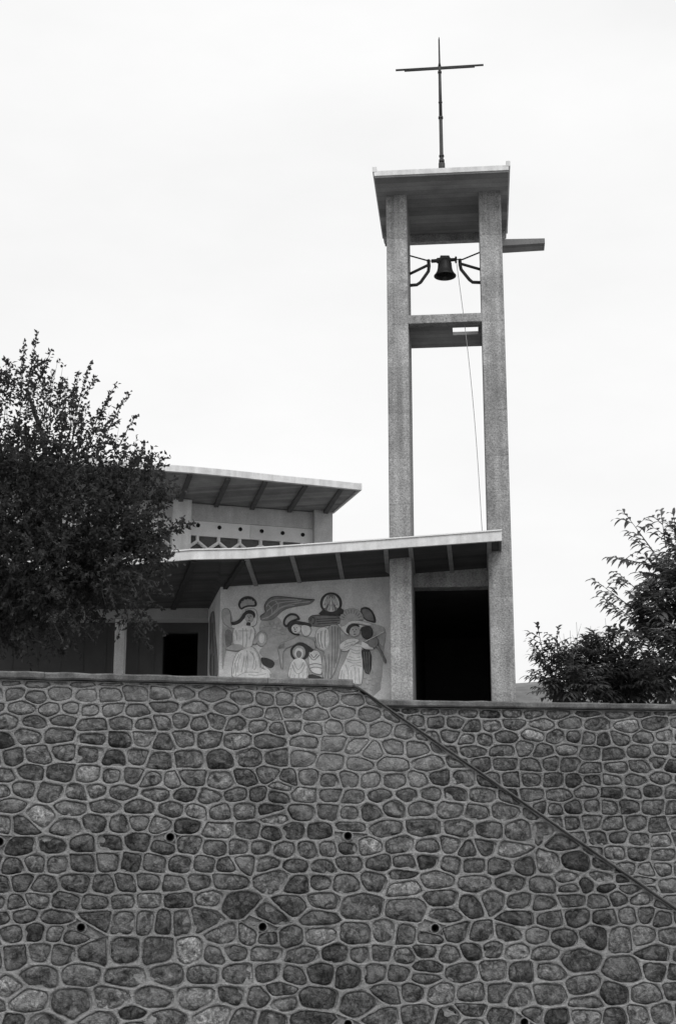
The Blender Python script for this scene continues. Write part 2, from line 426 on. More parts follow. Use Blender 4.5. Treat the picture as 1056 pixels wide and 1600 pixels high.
        for kind, f, d in rings:
            for t, ra, rb in zip(angs, r0, r1):
                r = ra if kind == 'c' else rb * f
                x, z = cx + r * math.cos(t), cy + r * math.sin(t)
                if kind == 's':
                    e = 1 - f
                    dd = d * (1 - .7 * sm) - dome * math.sqrt(min(1, e * 1.5)) + tilt[0] * (x - cx) + tilt[1] * (z - cy) * e * 2 + base + (.03 * noise.noise((x * 7 + sd_, z * 7, sd_)) + .022 * noise.noise((x * 17 + sd_, z * 17, sd_))) * min(1, e * 6)
                    mb.v.append(pl.at(x, z, dd)); cols.append((tone, mk if f < .95 else mk * .9, idc, 1))
                else:
                    mb.v.append(pl.at(x, z, d + .005 * noise.noise((x * 9, z * 9, 1)))); cols.append((1, 0, idc, 1))
        mb.v.append(pl.at(cx, cy, -.016 - dome + base + .02 * noise.noise((cx * 7 + sd_, cy * 7, sd_)))); cols.append((tone, mk, idc, 1))
        for a in range(len(rings) - 1):
            for i in range(m):
                j = (i + 1) % m
                mb.f.append((i0 + a * m + i, i0 + a * m + j, i0 + (a + 1) * m + j, i0 + (a + 1) * m + i))
                if a != 1: mb.sm.append(len(mb.f) - 1)
        c0 = i0 + len(rings) * m; lr = i0 + (len(rings) - 1) * m
        for i in range(m): mb.f.append((lr + i, lr + (i + 1) % m, c0)); mb.sm.append(len(mb.f) - 1)
    return mb, cols
def drain(pl, s, z, parent, axis_d=.16):
    mb = MB(); ax = pl.n
    mb.lathe(pl.at(s, z, -.02), ax, [(.037, .16), (.037, .01), (.039, -.002), (.035, -.003), (.031, .0), (.03, .15), (.0005, .152)], 20)
    return mb.build('weep_hole', M['hole'], parent)

TOP = hit(550, 1075, FW).z               # underside of the coping
sA = sz(550, 1063, FW)[0]
# the sloping top of the stair parapet, as a line on the wall plane
s1_, z1_ = sz(555, 1074, FW); s2_, z2_ = sz(1056, 1424, FW)
k = (z2_ - z1_) / (s2_ - s1_)
S_END = s1_ + (.0 - z1_) / k * .93
def slope_z(s): return z1_ + k * (s - s1_)
DR_F = [(0, 1315), (266, 1308), (543, 1306), (127, 1449), (410, 1448), (679, 1450), (543, 1600), (818, 1597)]
LIGHT = [(62, 1277, 3.0, .16), (300, 1490, 3.1, .2), (342, 1585, 2.9, .19), (10, 1548, 2.8, .14), (431, 1278, 2.9, .07), (795, 1330, 2.5, .15), (348, 1222, 1.7, .1), (440, 1228, 2.0, .08), (580, 1175, 1.6, .14), (735, 1413, .55, .18), (390, 1398, .6, .18), (145, 1490, .9, .2), (195, 1490, .8, .2), (245, 1490, .8, .2), (115, 1565, 1.0, .22), (235, 1560, 1.0, .21), (640, 1420, .9, .2), (880, 1310, .85, .2), (560, 1415, .9, .22), (365, 1412, .7, .2), (460, 1418, .9, .2), (570, 1570, .9, .2), (980, 1520, 1.0, .24), (895, 1500, .9, .2)]
extra = [sz(u, v, FW) + (t, r) for u, v, t, r in LIGHT] + [sz(u, v, FW) + (-9.0, .045) for u, v in DR_F]
nk = math.hypot(k, 1)
clips = [(0, 1, TOP), (-k, 1, z1_ - k * s1_)]
def smear_f(s, z):
    u = (s - sz(560, 1170, FW)[0]) / .75; v = (z - sz(560, 1165, FW)[1]) / .62
    b = 1.25 - math.hypot(u, v) + .5 * noise.noise((s * 2, z * 2, 8))
    top = (z - (TOP - .55)) / .7 + .35 * noise.noise((s * 1.7, z * 2, 3))
    return max(0, min(.9, max(b, top)))
wall = empty('retaining_wall', FW.at(0, 0, .2))
tag(wall, 'front rubble stone wall with pale mortar joints and top sloping down along the stair', 'stone wall')
mb, cols = rubble(FW, -7.0, S_END, 0, TOP + .3, clips, extra, 21, .0088, smear_f)
mb.build('stone_face', M['stone'], wall, colors=cols, fix=False)
core = MB()
core.poly_wall([FW.at(-7, 0, .012), FW.at(S_END, 0, .012), FW.at(S_END, slope_z(S_END) - .01, .012), FW.at(s1_, z1_ - .01, .012), FW.at(-7, TOP - .004, .012)], FW.n * .4)
core_o = core.build('wall_core', M['stone'], wall)
# bore the drains through the core
cut = MB()
for u, v in DR_F:
    s, z = sz(u, v, FW); cut.tube([FW.at(s, z, -.1), FW.at(s, z, .25)], .044, 16)
cut_o = cut.build('cutter', M['hole'])
md = core_o.modifiers.new('bore', 'BOOLEAN'); md.operation = 'DIFFERENCE'; md.object = cut_o; md.solver = 'EXACT'
bpy.context.view_layer.update()
dg = bpy.context.evaluated_depsgraph_get()
nm = bpy.data.meshes.new_from_object(core_o.evaluated_get(dg)); core_o.modifiers.clear(); core_o.data = nm
bpy.data.objects.remove(cut_o)
for u, v in DR_F: drain(FW, *sz(u, v, FW), wall)
# coping: the level run in cast lengths, then the slope
rr = random.Random(3)
def rough_coping(pl, s0, s1, z0, th, d0, d1, parent, cuts):
    """cast coping whose arrises wander a few millimetres, in lengths that butt at tight joints"""
    cp = MB(); edges = [s0] + cuts + [s1]
    for a, b in zip(edges[:-1], edges[1:]):
        m = max(2, int((b - a) / .09)); i0 = len(cp.v); j = rr.uniform(-.004, .004)
        for i in range(m + 1):
            s = a + .002 + (b - a - .004) * i / m
            w = lambda k: .007 * noise.noise((s * 5.0, k * 7.3, z0)) + .004 * noise.noise((s * 21.0, k * 3.1, 1))
            cp.v += [pl.at(s, z0 + .004 + w(1), d0 + .012 + w(2)), pl.at(s, z0 + .018 + w(1), d0 + w(2)), pl.at(s, z0 + th - .016 + j + w(3), d0 + w(4)), pl.at(s, z0 + th + j + w(3), d0 + .018 + w(4)),
                     pl.at(s, z0 + th + j + .004, d1), pl.at(s, z0 + .004, d1)]
        for i in range(m):
            for q in range(6): q2 = (q + 1) % 6; cp.f.append((i0 + i * 6 + q, i0 + i * 6 + q2, i0 + (i + 1) * 6 + q2, i0 + (i + 1) * 6 + q))
        cp.f.append(tuple(i0 + q for q in range(6))); cp.f.append(tuple(i0 + m * 6 + q for q in reversed(range(6))))
    return cp.build('coping', M['coping'], parent)
rough_coping(FW, -7.0, sA, TOP + .002, .076, -.075, .46, wall, [-5.4, -3.1, sz(417, 1060, FW)[0]])
cp = MB()
t_ = Vector((FW.a.x, FW.a.y, k)).normalized(); up_ = Vector((-FW.a.x * k, -FW.a.y * k, 1)).normalized()
th = .026; m_ = 44
for i in range(m_ + 1):
    f = i / m_; s_ = (sA + .003) * (1 - f) + S_END * f; zl = slope_z(max(s_, s1_)) + .004
    zt_ = (TOP + .05) * (1 - f) + (slope_z(S_END) + .004 + th * nk) * f
    w = lambda q: .006 * noise.noise((s_ * 5, q * 7.1, 3)) + .003 * noise.noise((s_ * 19, q * 5, 2))
    cp.v += [FW.at(s_, zl + w(1), -.05 + w(2)), FW.at(s_, zl + .012 + w(1), -.06 + w(2)), FW.at(s_, zt_ - .012 + w(3), -.06 + w(2)), FW.at(s_, zt_ + w(3), -.045 + w(4)), FW.at(s_, zt_, .46), FW.at(s_, zl, .46)]
    if i:
        for q in range(6): q2 = (q + 1) % 6; b_ = (i - 1) * 6; cp.f.append((b_ + q, b_ + q2, b_ + 6 + q2, b_ + 6 + q))
cp.f.append((0, 1, 2, 3, 4, 5)); cp.f.append(tuple(m_ * 6 + q for q in (5, 4, 3, 2, 1, 0)))
cp.build('sloping_coping', M['coping_slope'], wall)

BT = hit(800, 1108, BW).z
bs0 = sz(575, 1100, BW)[0]
bwall = empty('retaining_wall', BW.at(2, 0, .2))
tag(bwall, 'paler rubble stone wall standing behind the sloping stair parapet', 'stone wall')
mb, cols = rubble(BW, bs0, 9.5, 0, BT + .3, [(0, 1, BT)], [], 5, .0088, lambda s, z: max(0, min(.8, (1.9 - z) * .8 + .5 * noise.noise((s * 2, z * 2, 1)))))
mb.build('stone_face', M['stone_far'], bwall, colors=cols, fix=False)
MB().box(BW, bs0, 9.5, .012, .4, 0, BT - .004).build('wall_core', M['stone_far'], bwall)
rough_coping(BW, bs0, 9.5, BT + .002, .076, -.08, .45, bwall, [2.4, 4.6, 7.0])
st = MB()
for i in range(15):
    z = Z_TERR - .19 * (i + 1); a = s1_ + .15 + .30 * i
    if z > .1: st.poly_wall([FW.at(a, .0, .47), FW.at(a + .303, .0, .47), BW.at(a - .5 + .303, .0, -.06), BW.at(a - .5, .0, -.06)], Vector((0, 0, z)))
tag(st.build('stair', M['terrace']), kind='structure')

# ------------------------------------------------------------------ bell tower
tower = empty('bell_tower', TW.at(0, Z_TERR, .6))
tag(tower, 'tall concrete bell tower of two slab pillars under a flat roof', 'bell tower')
sL0, sL1 = sz(606.5, 700, TW)[0], sz(640.2, 700, TW)[0]
sR0, sR1 = sz(757.5, 700, TW)[0], sz(794, 700, TW)[0]
Z_ROOF = hit(690, 302, TW).z             # underside of the roof at the pillars
CD = 1.18                                # pillar depth
for a, b in ((sL0, sL1), (sR0, sR1)):
    MB().box(TW, a, b, 0, CD, Z_TERR, Z_ROOF + .02).build('pillar', M['tower'], tower, bevel=.022)
# roof: thin slab with edge upstands and a downstand beam at its rear edge
RF, RB = -.66, 1.92
ra, rb = sL0 - .155, sR1 + .125
rs = MB().box(TW, ra, rb, RF, RB, Z_ROOF, Z_ROOF + .1).build('roof_slab', M['slab'], tower, bevel=.008)
MB().box(TW, ra - .004, rb + .004, RF - .015, RF + .09, Z_ROOF + .03, Z_ROOF + .125).build('roof_kerb', M['fascia'], rs, bevel=.006)
MB().box(TW, ra - .03, ra + .04, RF - .02, RB, Z_ROOF + .102, Z_ROOF + .2).build('roof_kerb', M['fascia'], rs, bevel=.006)
MB().box(TW, rb - .04, rb + .03, RF - .02, RB, Z_ROOF + .102, Z_ROOF + .2).build('roof_kerb', M['fascia'], rs, bevel=.006)
MB().box(TW, ra + .03, rb - .03, RB - .34, RB - .2, Z_ROOF - .15, Z_ROOF - .002).build('rear_beam', M['tower'], tower, bevel=.008)
# water spout reaching out to the right from the rear of the roof
PS = TW.behind(RB - .3)
u0, zt = sz(784, 374, PS); u1, _ = sz(850, 377, PS)
zs = sz(850, 378, PS)[1]
sp = MB(); sp.hexa([PS.at(rb - .2, zs - .12, -.16), PS.at(u1, zs - .1, -.16), PS.at(u1, zs - .1, .16), PS.at(rb - .2, zs - .12, .16),
                    PS.at(rb - .2, zs + .02, -.16), PS.at(u1, zs, -.16), PS.at(u1, zs, .16), PS.at(rb - .2, zs + .02, .16)])
sp.build('water_spout', M['slab'], tower, bevel=.008)
# ringing slab: front beam, thin slab behind it with a slot near the right pillar
zb0 = hit(695, 503.5, TW).z; zb1 = hit(695, 490, TW).z
ib, ie = sL1 - .01, sR0 + .01
MB().box(TW, ib, ie, .012, .2, zb0, zb1).build('cross_beam', M['tower'], tower, bevel=.008)
sl_ = MB(); q0 = ie - .5; q1 = ie - .07
sl_.box(TW, ib, q0, .2, CD - .01, zb0 + .002, zb0 + .06); sl_.box(TW, q1, ie, .2, CD - .01, zb0 + .002, zb0 + .06)
sl_.box(TW, q0, q1, .2, .27, zb0 + .002, zb0 + .06); sl_.box(TW, q0, q1, .60, CD - .01, zb0 + .002, zb0 + .06)
sl_.build('ringing_slab', M['slab'], tower)
# lintel over the opening at its foot, and the dark passage behind
LD = .85
LP = TW.behind(LD)
zl0 = hit(703, 917, LP).z; zl1 = hit(703, 880, LP).z
MB().box(TW, ib, ie, LD, CD - .02, zl0, zl1).build('lintel', M['tower'], tower, bevel=.006)
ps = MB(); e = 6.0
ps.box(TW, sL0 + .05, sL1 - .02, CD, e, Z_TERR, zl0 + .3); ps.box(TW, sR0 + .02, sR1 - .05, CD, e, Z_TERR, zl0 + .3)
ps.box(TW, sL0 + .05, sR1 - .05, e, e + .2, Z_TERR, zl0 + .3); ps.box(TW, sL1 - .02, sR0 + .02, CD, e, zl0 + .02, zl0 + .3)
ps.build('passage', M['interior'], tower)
# bell brackets: bent iron straps on both inner faces
BD = .42
BP = TW.behind(BD)
for sgn, pts_ in ((-1, ([(640, 399.5), (667, 407), (670, 407)], [(640, 428), (668, 414.5)], [(640, 446), (651, 445), (657, 441), (669, 424), (670, 416), (669, 406)])),
                  (1, ([(750, 394), (722, 405.5), (718, 405.5)], [(750, 421), (719, 412)], [(750, 441.5), (738, 441), (733, 437), (720, 421), (718.5, 414), (718, 405)]))):
    br = MB()
    for q, r in zip(pts_, (.014, .026, .03)):
        P = [hit(u, v, BP) for u, v in q]; br.tube(P, r, 8)
    br.build('bell_bracket', M['iron'], tower)

# cross on the roof
cp_ = TW.behind(.6)
cx_ = hit(690, 265, cp_); zz = Z_ROOF + .1
sC = (cx_ - cp_.o).dot(cp_.a)
cross = empty('roof_cross', cp_.at(sC, zz))
tag(cross, 'slender dark metal cross standing on the roof of the bell tower', 'cross')
def cz(v, u=688): return hit(u, v, cp_).z
sT = sz(685.5, 60, cp_)[0]
def cs(v): return sC + (sT - sC) * (265 - v) / 205.0
post = MB()
post.tube([cp_.at(sC, zz), cp_.at(cs(185), cz(185))], [.037, .032], 12); post.tube([cp_.at(cs(185), cz(185)), cp_.at(cs(104), cz(104))], [.031, .026], 12)
post.tube([cp_.at(cs(104), cz(104)), cp_.at(cs(98), cz(98)), cp_.at(cs(62), cz(62)), cp_.at(cs(58), cz(58))], [.03, .017, .014, .006], 10)
post.build('post', M['cross'], cross)
for v, r, h in ((262, .058, .16), (252, .05, .05), (244, .046, .03), (184, .044, .035), (160, .036, .02), (113, .036, .03)):
    MB().tube([cp_.at(cs(v), cz(v) - h / 2), cp_.at(cs(v), cz(v) + h / 2)], r, 12).build('collar', M['cross'], cross)
for u in (-1, 1):
    MB().tube([cp_.at(sC + u * .045, zz), cp_.at(sC + u * .045, zz + .2), cp_.at(sC + u * .03, zz + .25)], .011, 6).build('bolt', M['cross'], cross)
pa, pb = hit(618, 109.8, cp_), hit(755, 101.5, cp_); pm = hit(686.5, 106, cp_)
arm = MB(); arm.tube([pa, pb], .019, 8); arm.tube([pa.lerp(pb, .1) - Vector((0, 0, .025)), pa.lerp(pb, .9) - Vector((0, 0, .025))], .017, 8)
arm.build('cross_arm', M['cross'], cross)

# the bell
bc = hit(694.5, 407, BP)
bell = empty('church_bell', bc - Vector((0, 0, .42)))
tag(bell, 'dark bronze bell hanging from an iron yoke between the tower pillars', 'bell')
mb = MB(); zz_ = bc
mouth = hit(693.5, 431, BP); Hh = bc.z - mouth.z + .03
prof = [(.005, .0), (.075, .0), (.105, -.03), (.118, -.08), (.126, -Hh * .55), (.14, -Hh * .72), (.168, -Hh * .88), (.192, -Hh * .97), (.19, -Hh), (.178, -Hh), (.15, -Hh * .86), (.12, -Hh * .6), (.1, -.1), (.005, -.06)]
prof = [(r, h) for r, h in prof]
mb.lathe(bc + Vector((0, 0, .02)), (0, 0, 1), prof, 36); mb.build('bell_body', M['bronze'], bell)
yk = MB(); y0, y1 = hit(673.5, 408, BP), hit(712, 405.5, BP)
yk.tube([y0, y0.lerp(y1, .2), y0.lerp(y1, .25), y0.lerp(y1, .75), y0.lerp(y1, .8), y1], [.032, .032, .05, .05, .03, .03], 10)
yk.hexa([bc + Vector(q) for q in ((-.1, -.05, -.01), (.1, -.05, -.01), (.1, .05, -.01), (-.1, .05, -.01), (-.075, -.045, .075), (.075, -.045, .075), (.075, .045, .075), (-.075, .045, .075))])
yk.build('yoke', M['iron'], bell)
MB().tube([hit(669, 407.5, BP), y0], .009, 8).build('axle', M['iron'], bell); MB().tube([y1, hit(719, 405, BP)], .009, 8).build('axle', M['iron'], bell)
wh = hit(712, 406, BP); MB().lathe(wh, TW.a, [(.002, -.02), (.05, -.018), (.064, -.006), (.052, 0), (.064, .006), (.05, .018), (.002, .02)], 24).build('rope_wheel', M['iron'], bell)
cl = MB(); cl.tube([bc - Vector((0, 0, .1)), bc - Vector((0, 0, Hh - .02))], .012, 8); cl.lathe(bc - Vector((0, 0, Hh)), (0, 0, 1), [(.002, -.04), (.03, -.03), (.04, 0), (.03, .03), (.002, .04)], 16); cl.build('clapper', M['iron'], bell)

# ------------------------------------------------------------------ church: nave, canopy, porch
church = empty('church_building', Vector((-2.5, 30, Z_TERR)))
tag(church, 'modern concrete church with overhanging timber eaves and low porch canopy', 'church')
NWp = hit(518, 800, frontal(33.0))
NW = Plane(NWp.x, NWp.y, R(16.5))       # s = 0 at the right end of the wall
NFp = NW.behind(-1.75)
sN = -13.0
z_w = lambda u: hit(u, 784 + (u - 297) * .0895, NW).z
z_top = hit(400, 793, NW).z
nave = MB().box(NW, sN, -.02, .14, 11, Z_TERR, z_top).build('nave_wall', M['nave'], church)
b0, b1 = z_top, hit(400, 819.5, NW).z; p1 = hit(400, 842.5, NW).z
sP0, sP1 = sz(268, 820, NW)[0], sz(297, 824, NW)[0]
sQ = sz(489.5, 830, NW)[0]; sJ = sz(392, 830, NW)[0]
MB().box(NW, sP1 + .002, sQ - .002, .03, .135, b1, b0).build('wall_beam', M['nave'], nave, bevel=.006)
MB().box(NW, sN, sP0 - .002, .03, .135, b1, b0).build('wall_beam', M['nave'], nave, bevel=.006)
for a, b, mt in ((sN, sP0 - .003, 'panel'), (sP1 + .003, sJ - .004, 'panel'), (sJ + .004, sQ - .003, 'panel_dull')):
    MB().box(NW, a, b, .05, .135, p1, b1 - .003).build('pierced_panel', M[mt], nave)
for u, v in ((249, 817), (309.6, 821), (343, 824.3), (375.6, 827), (409, 830), (441.6, 833), (473, 835.6)):
    c = hit(u, v, NW.behind(.05)); mb = MB()
    mb.lathe(c, NW.n, [(.046, .012), (.046, -.012), (.036, -.013), (.034, -.003), (.001, -.002)], 18); mb.build('vent_hole', M['hole'], nave)
MB().box(NW, sP0, sP1, -.16, .137, Z_TERR + 2.5, z_top + .03).build('pilaster', M['pilaster'], nave, bevel=.01)
MB().box(NW, sQ, 0, -.1, .3, Z_TERR + 2.5, z_top + .03).build('pilaster', M['nave'], nave, bevel=.01)
# honeycomb lattice of concrete bars under the pierced band, dark glazing behind
hs = [sz(u, 840, NW)[0] for u in (309.6, 343, 375.6, 409, 441.6, 473)]
stp = (hs[-1] - hs[0]) / 5
lt = None
def bar(s0, z0, s1, z1, wd, d0, d1):
    t = Vector((s1 - s0, z1 - z0)).normalized(); nn = Vector((-t.y, t.x)) * wd / 2
    q = [(s0 + nn.x, z0 + nn.y), (s0 - nn.x, z0 - nn.y), (s1 - nn.x, z1 - nn.y), (s1 + nn.x, z1 + nn.y)]
    lt.hexa([NW.at(a, b, d0) for a, b in q] + [NW.at(a, b, d1) for a, b in q])
for side in range(2):
    lt = MB()
    xs = [hs[0] + stp * i for i in range(-1, 6)] if side == 0 else [sP0 - .2 - stp * i for i in range(12)]
    for i, s in enumerate(xs):
        if side == 0 and (s < sP1): pass
        lo, hi = (sP1, sQ) if side == 0 else (sN, sP0)
        for row in range(5):
            zt_ = p1 - row * .31; off = stp / 2 if row % 2 else 0
            def seg(a, z_a, b, z_b, wd, d0):
                if a > b: a, b, z_a, z_b = b, a, z_b, z_a
                if b < lo or a > hi: return
                if a < lo: z_a = z_a + (z_b - z_a) * (lo - a) / max(1e-6, b - a); a = lo
                if b > hi: z_b = z_a + (z_b - z_a) * (hi - a) / max(1e-6, b - a); b = hi
                bar(a, z_a, b, z_b, wd, d0, .11)
            x = s + off
            seg(x - 1e-4, zt_ + .012, x + 1e-4, zt_ - .13, .07, .052); seg(x, zt_ - .12, x + stp / 2, zt_ - .305, .07, .053); seg(x, zt_ - .12, x - stp / 2, zt_ - .305, .07, .054)
            seg(x - 1e-4, zt_, x + 1e-4, zt_ - .125, .04, .02); seg(x, zt_ - .12, x + stp / 2, zt_ - .305, .04, .021); seg(x, zt_ - .12, x - stp / 2, zt_ - .305, .04, .022)
    lt.build('honeycomb_lattice', M['panel'], nave)
gp = MB(); gp.box(NW, sP1, sQ, .115, .132, p1 - 2.0, p1 - .01); gp.box(NW, sN, sP0, .115, .132, p1 - 2.0, p1 - .01)
gp.build('window_glass', M['glass'], nave)
# nave roof: curved fascia, boarded soffit, rafters
ft = [(-140, 699), (-60, 703.5), (20, 708), (100, 713.5), (180, 719), (253, 725), (300, 728.5), (359, 734), (438, 742.5), (500, 748.5), (562, 755)]
fb = [(u, v + 10.4) for u, v in ft]
NF = [hit(u, v, NFp) for u, v in ft]; NB = [hit(u, v, NFp) for u, v in fb]
nr = MB()
for i in range(len(ft) - 1):
    q = [NB[i], NB[i + 1], NF[i + 1], NF[i]]
    nr.hexa(q + [p + NFp.n * .09 for p in q])
roof = MB()
back = [NW.at((p - NW.o).dot(NW.a) - (.0 if i < len(NF) - 1 else .02), z_top + .06, .14) for i, p in enumerate(NF)]
wt = []
for i, (u, v) in enumerate(ft):
    s = (NF[i] - NFp.o).dot(NFp.a); s = min(s, .0)
    wt.append(NW.at(s * 1.0 if i < len(ft) - 1 else .0, z_top - .0, .0))
for i in range(len(ft) - 1):
    lo = [NB[i] + NFp.n * .09 + Vector((0, 0, .03)), NB[i + 1] + NFp.n * .09 + Vector((0, 0, .03)), wt[i + 1] + NW.n * .15 + Vector((0, 0, .005)), wt[i] + NW.n * .15 + Vector((0, 0, .005))]
    hi_ = [NF[i] + NFp.n * .09 - Vector((0, 0, .01)), NF[i + 1] + NFp.n * .09 - Vector((0, 0, .01)), wt[i + 1] + NW.n * 4 + Vector((0, 0, .2)), wt[i] + NW.n * 4 + Vector((0, 0, .2))]
    roof.hexa(lo + hi_)
nroof = roof.build('nave_roof', M['soffit'], church)
nr.build('fascia_board', M['fascia'], nroof, bevel=.006)
for (u0, v0), (u1, v1) in (((230, 735), (216, 774)), ((298, 741), (281, 780)), ((357, 747), (338, 787)), ((415, 753), (394, 792)), ((478, 760), (452, 798)), ((534, 766), (507, 803)), ((170, 730), (155, 768)), ((110, 725), (92, 762)), ((50, 720), (30, 757)), ((-10, 715), (-30, 752))):
    p = hit(u0, v0, NFp.behind(.1)); q = hit(u1, v1, NW.behind(.0)); q.z = min(q.z, z_top + .05)
    sd2 = NW.a * .05; mb = MB(); dn = Vector((0, 0, .09)); zq = z_top + .03
    q = Vector((q.x, q.y, zq)); p = Vector((p.x, p.y, NB[4].z + .03 if u0 < 300 else NB[8].z + .03))
    q0_, q1_ = p - dn * .6, q - dn
    mb.hexa([q0_ - sd2, q0_ + sd2, q1_ + sd2, q1_ - sd2, p - sd2, p + sd2, q - sd2, q + sd2] if False else [q0_ - sd2, q0_ + sd2, q1_ + sd2, q1_ - sd2, p - sd2, p + sd2, q + sd2, q - sd2])
    mb.build('rafter', M['rafter'], nroof)
# barge board closing the right end of the overhang
mb = MB(); e1, e2 = NB[-1], wt[-1]
mb.hexa([e1, e1 + NW.a * .05, e2 + NW.a * .05 + Vector((0, 0, -.01)), e2 + Vector((0, 0, -.01)), NF[-1], NF[-1] + NW.a * .05, e2 + NW.a * .05 + Vector((0, 0, .25)), e2 + Vector((0, 0, .25))])
mb.build('barge_board', M['fascia'], nroof)

# ---- canopy over the porch, the mural and the tower opening
CF = TW.behind(-.58)                    # fascia plane of the right-hand run
hip_t, hip_b = hit(383, 858.5, CF), hit(383, 872.5, CF)
rt_t, rt_b = hit(783.5, 829.5, CF), hit(783.5, 844.5, CF)
mid_t, mid_b = hit(600, 843.5, CF), hit(600, 857.5, CF)
CL = Plane(hip_t.x, hip_t.y, R(-4))     # left-hand run
l1_t, l1_b = hit(300, 860, CL), hit(300, 874, CL)
l2_t, l2_b = hit(205, 868.5, CL), hit(205, 882, CL)
l3_t, l3_b = hit(-90, 888, CL), hit(-90, 901, CL)
TOPL = [l3_t, l2_t, l1_t, hip_t, mid_t, rt_t]; BOTL = [l3_b, l2_b, l1_b, hip_b, mid_b, rt_b]
MW = TW.behind(.9)                      # mural wall plane
mC = hit(345, 919, MW); mR = hit(609, 903, MW)
PBm = Plane(0, 26.0, 0)                 # porch beam plane
bR = hit(326, 952, PBm); bL = hit(-90, 958, PBm)
lr_ = hit(783, 890, TW.behind(.9)); soR = lr_
canopy_s = MB()
yn = 31.0
mC2 = Vector((mC.x, mC.y, mC.z))
sof = [  # (front index, back point) pairs
    (l3_b, Vector((bL.x, bL.y, bL.z))), (l2_b, hit(205, 953, PBm)), (l1_b, hit(300, 952, PBm)), (l1_b.lerp(hip_b, .55), bR), (hip_b, mC), (mid_b, hit(604, 903, TW.behind(.9))), (rt_b, hit(783, 889, TW.behind(.9)))]
up1 = Vector((0, 0, .02)); inn_ = Vector((0, .05, 0))
tops = [l3_t, l2_t, l1_t, l1_t.lerp(hip_t, .55), hip_t, mid_t, rt_t]
for i in range(len(sof) - 1):
    (f0, b0_), (f1, b1_) = sof[i], sof[i + 1]
    canopy_s.hexa([f0 + up1 + inn_, f1 + up1 + inn_, b1_ + up1, b0_ + up1, f0 + up1 * 4 + inn_, f1 + up1 * 4 + inn_, b1_ + up1 * 4, b0_ + up1 * 4])
    t0_, t1_ = tops[i] - up1, tops[i + 1] - up1
    bb0 = Vector((b0_.x - .2, 29.2, t0_.z + .1)); bb1 = Vector((b1_.x - .2, 29.2, t1_.z + .1))
    if i < 4: canopy_s.hexa([t0_ - up1 * 2 + inn_, t1_ - up1 * 2 + inn_, bb1 - up1 * 2, bb0 - up1 * 2, t0_ + inn_, t1_ + inn_, bb1, bb0])
    else:
        bb0 = Vector((b0_.x, b0_.y + .25, t0_.z + .02)); bb1 = Vector((b1_.x, b1_.y + .25, t1_.z + .02))
        canopy_s.hexa([t0_ - up1 * 2 + inn_, t1_ - up1 * 2 + inn_, bb1 - up1 * 2, bb0 - up1 * 2, t0_ + inn_, t1_ + inn_, bb1, bb0])
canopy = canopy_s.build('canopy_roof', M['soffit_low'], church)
fs = MB()
for i in range(5):
    q = [BOTL[i], BOTL[i + 1], TOPL[i + 1], TOPL[i]]; nn = CF.n if i >= 3 else CL.n
    fs.hexa(q + [p + nn * .05 for p in q])
fs.build('fascia_board', M['fascia'], canopy)
fl_ = MB()
for i in range(5):
    a, b = TOPL[i], TOPL[i + 1]; nn = CF.n if i >= 3 else CL.n; z3 = Vector((0, 0, .003)); z4 = Vector((0, 0, .022))
    fl_.hexa([a - nn * .02 + z3, b - nn * .02 + z3, b + nn * .12 + z3, a + nn * .12 + z3, a - nn * .02 + z4, b - nn * .02 + z4, b + nn * .12 + z4, a + nn * .12 + z4])
fl_.build('roof_flashing', M['panel'], canopy)
e = MB(); a_, b_ = rt_b, sof[-1][1]
e.hexa([rt_b + inn_, rt_b + inn_ + CF.a * -.04, Vector((b_.x, b_.y, b_.z)) - CF.a * .04 + up1, b_ + up1, rt_t + inn_, rt_t + inn_ - CF.a * .04, Vector((b_.x, b_.y, rt_t.z)) - CF.a * .04, Vector((b_.x, b_.y, rt_t.z))])
e.build('end_board', M['rafter'], canopy)
def rafter(p0, p1, plF, plB, mt, wd=.035, dp=.085):
    p = hit(*p0, plF); q = hit(*p1, plB); dn = Vector((0, 0, dp)); ax_ = (q - p).cross(Vector((0, 0, 1))).normalized() * wd
    b = MB(); b.hexa([p - ax_, p + ax_, q + ax_, q - ax_, p - ax_ + dn, p + ax_ + dn, q + ax_ + dn, q - ax_ + dn]); b.build('rafter', M[mt], canopy)
MWb = TW.behind(.88)
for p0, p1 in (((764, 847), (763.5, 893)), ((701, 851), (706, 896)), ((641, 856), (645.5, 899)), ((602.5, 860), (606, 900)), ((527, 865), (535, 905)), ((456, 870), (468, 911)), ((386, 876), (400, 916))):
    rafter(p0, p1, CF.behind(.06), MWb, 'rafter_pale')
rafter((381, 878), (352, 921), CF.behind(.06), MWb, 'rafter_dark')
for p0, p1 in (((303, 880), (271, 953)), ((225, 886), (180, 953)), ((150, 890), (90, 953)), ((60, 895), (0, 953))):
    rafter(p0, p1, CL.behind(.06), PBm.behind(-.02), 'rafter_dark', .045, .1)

# ---- porch: beam, column, rear wall with the open doorway
bz1, bz0 = hit(280, 953, PBm).z, hit(280, 966, PBm).z
MB().box(PBm, bL.x - 2, bR.x - .01, .0, .45, bz0, bz1 + .05).build('porch_beam', M['porch'], church, bevel=.008)
c0, c1 = hit(178, 1020, PBm).x, hit(193.5, 1020, PBm).x
MB().box(PBm, c0, c1, .04, .3, Z_TERR, bz0 - .003).build('porch_column', M['pilaster'], church, bevel=.012)
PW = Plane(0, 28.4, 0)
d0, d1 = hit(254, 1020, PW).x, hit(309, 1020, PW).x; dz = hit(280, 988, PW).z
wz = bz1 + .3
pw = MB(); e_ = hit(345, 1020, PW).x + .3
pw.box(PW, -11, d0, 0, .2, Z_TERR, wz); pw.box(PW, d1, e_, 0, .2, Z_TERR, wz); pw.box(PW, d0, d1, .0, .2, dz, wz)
pwall = pw.build('porch_wall', M['porch_wall'], church)
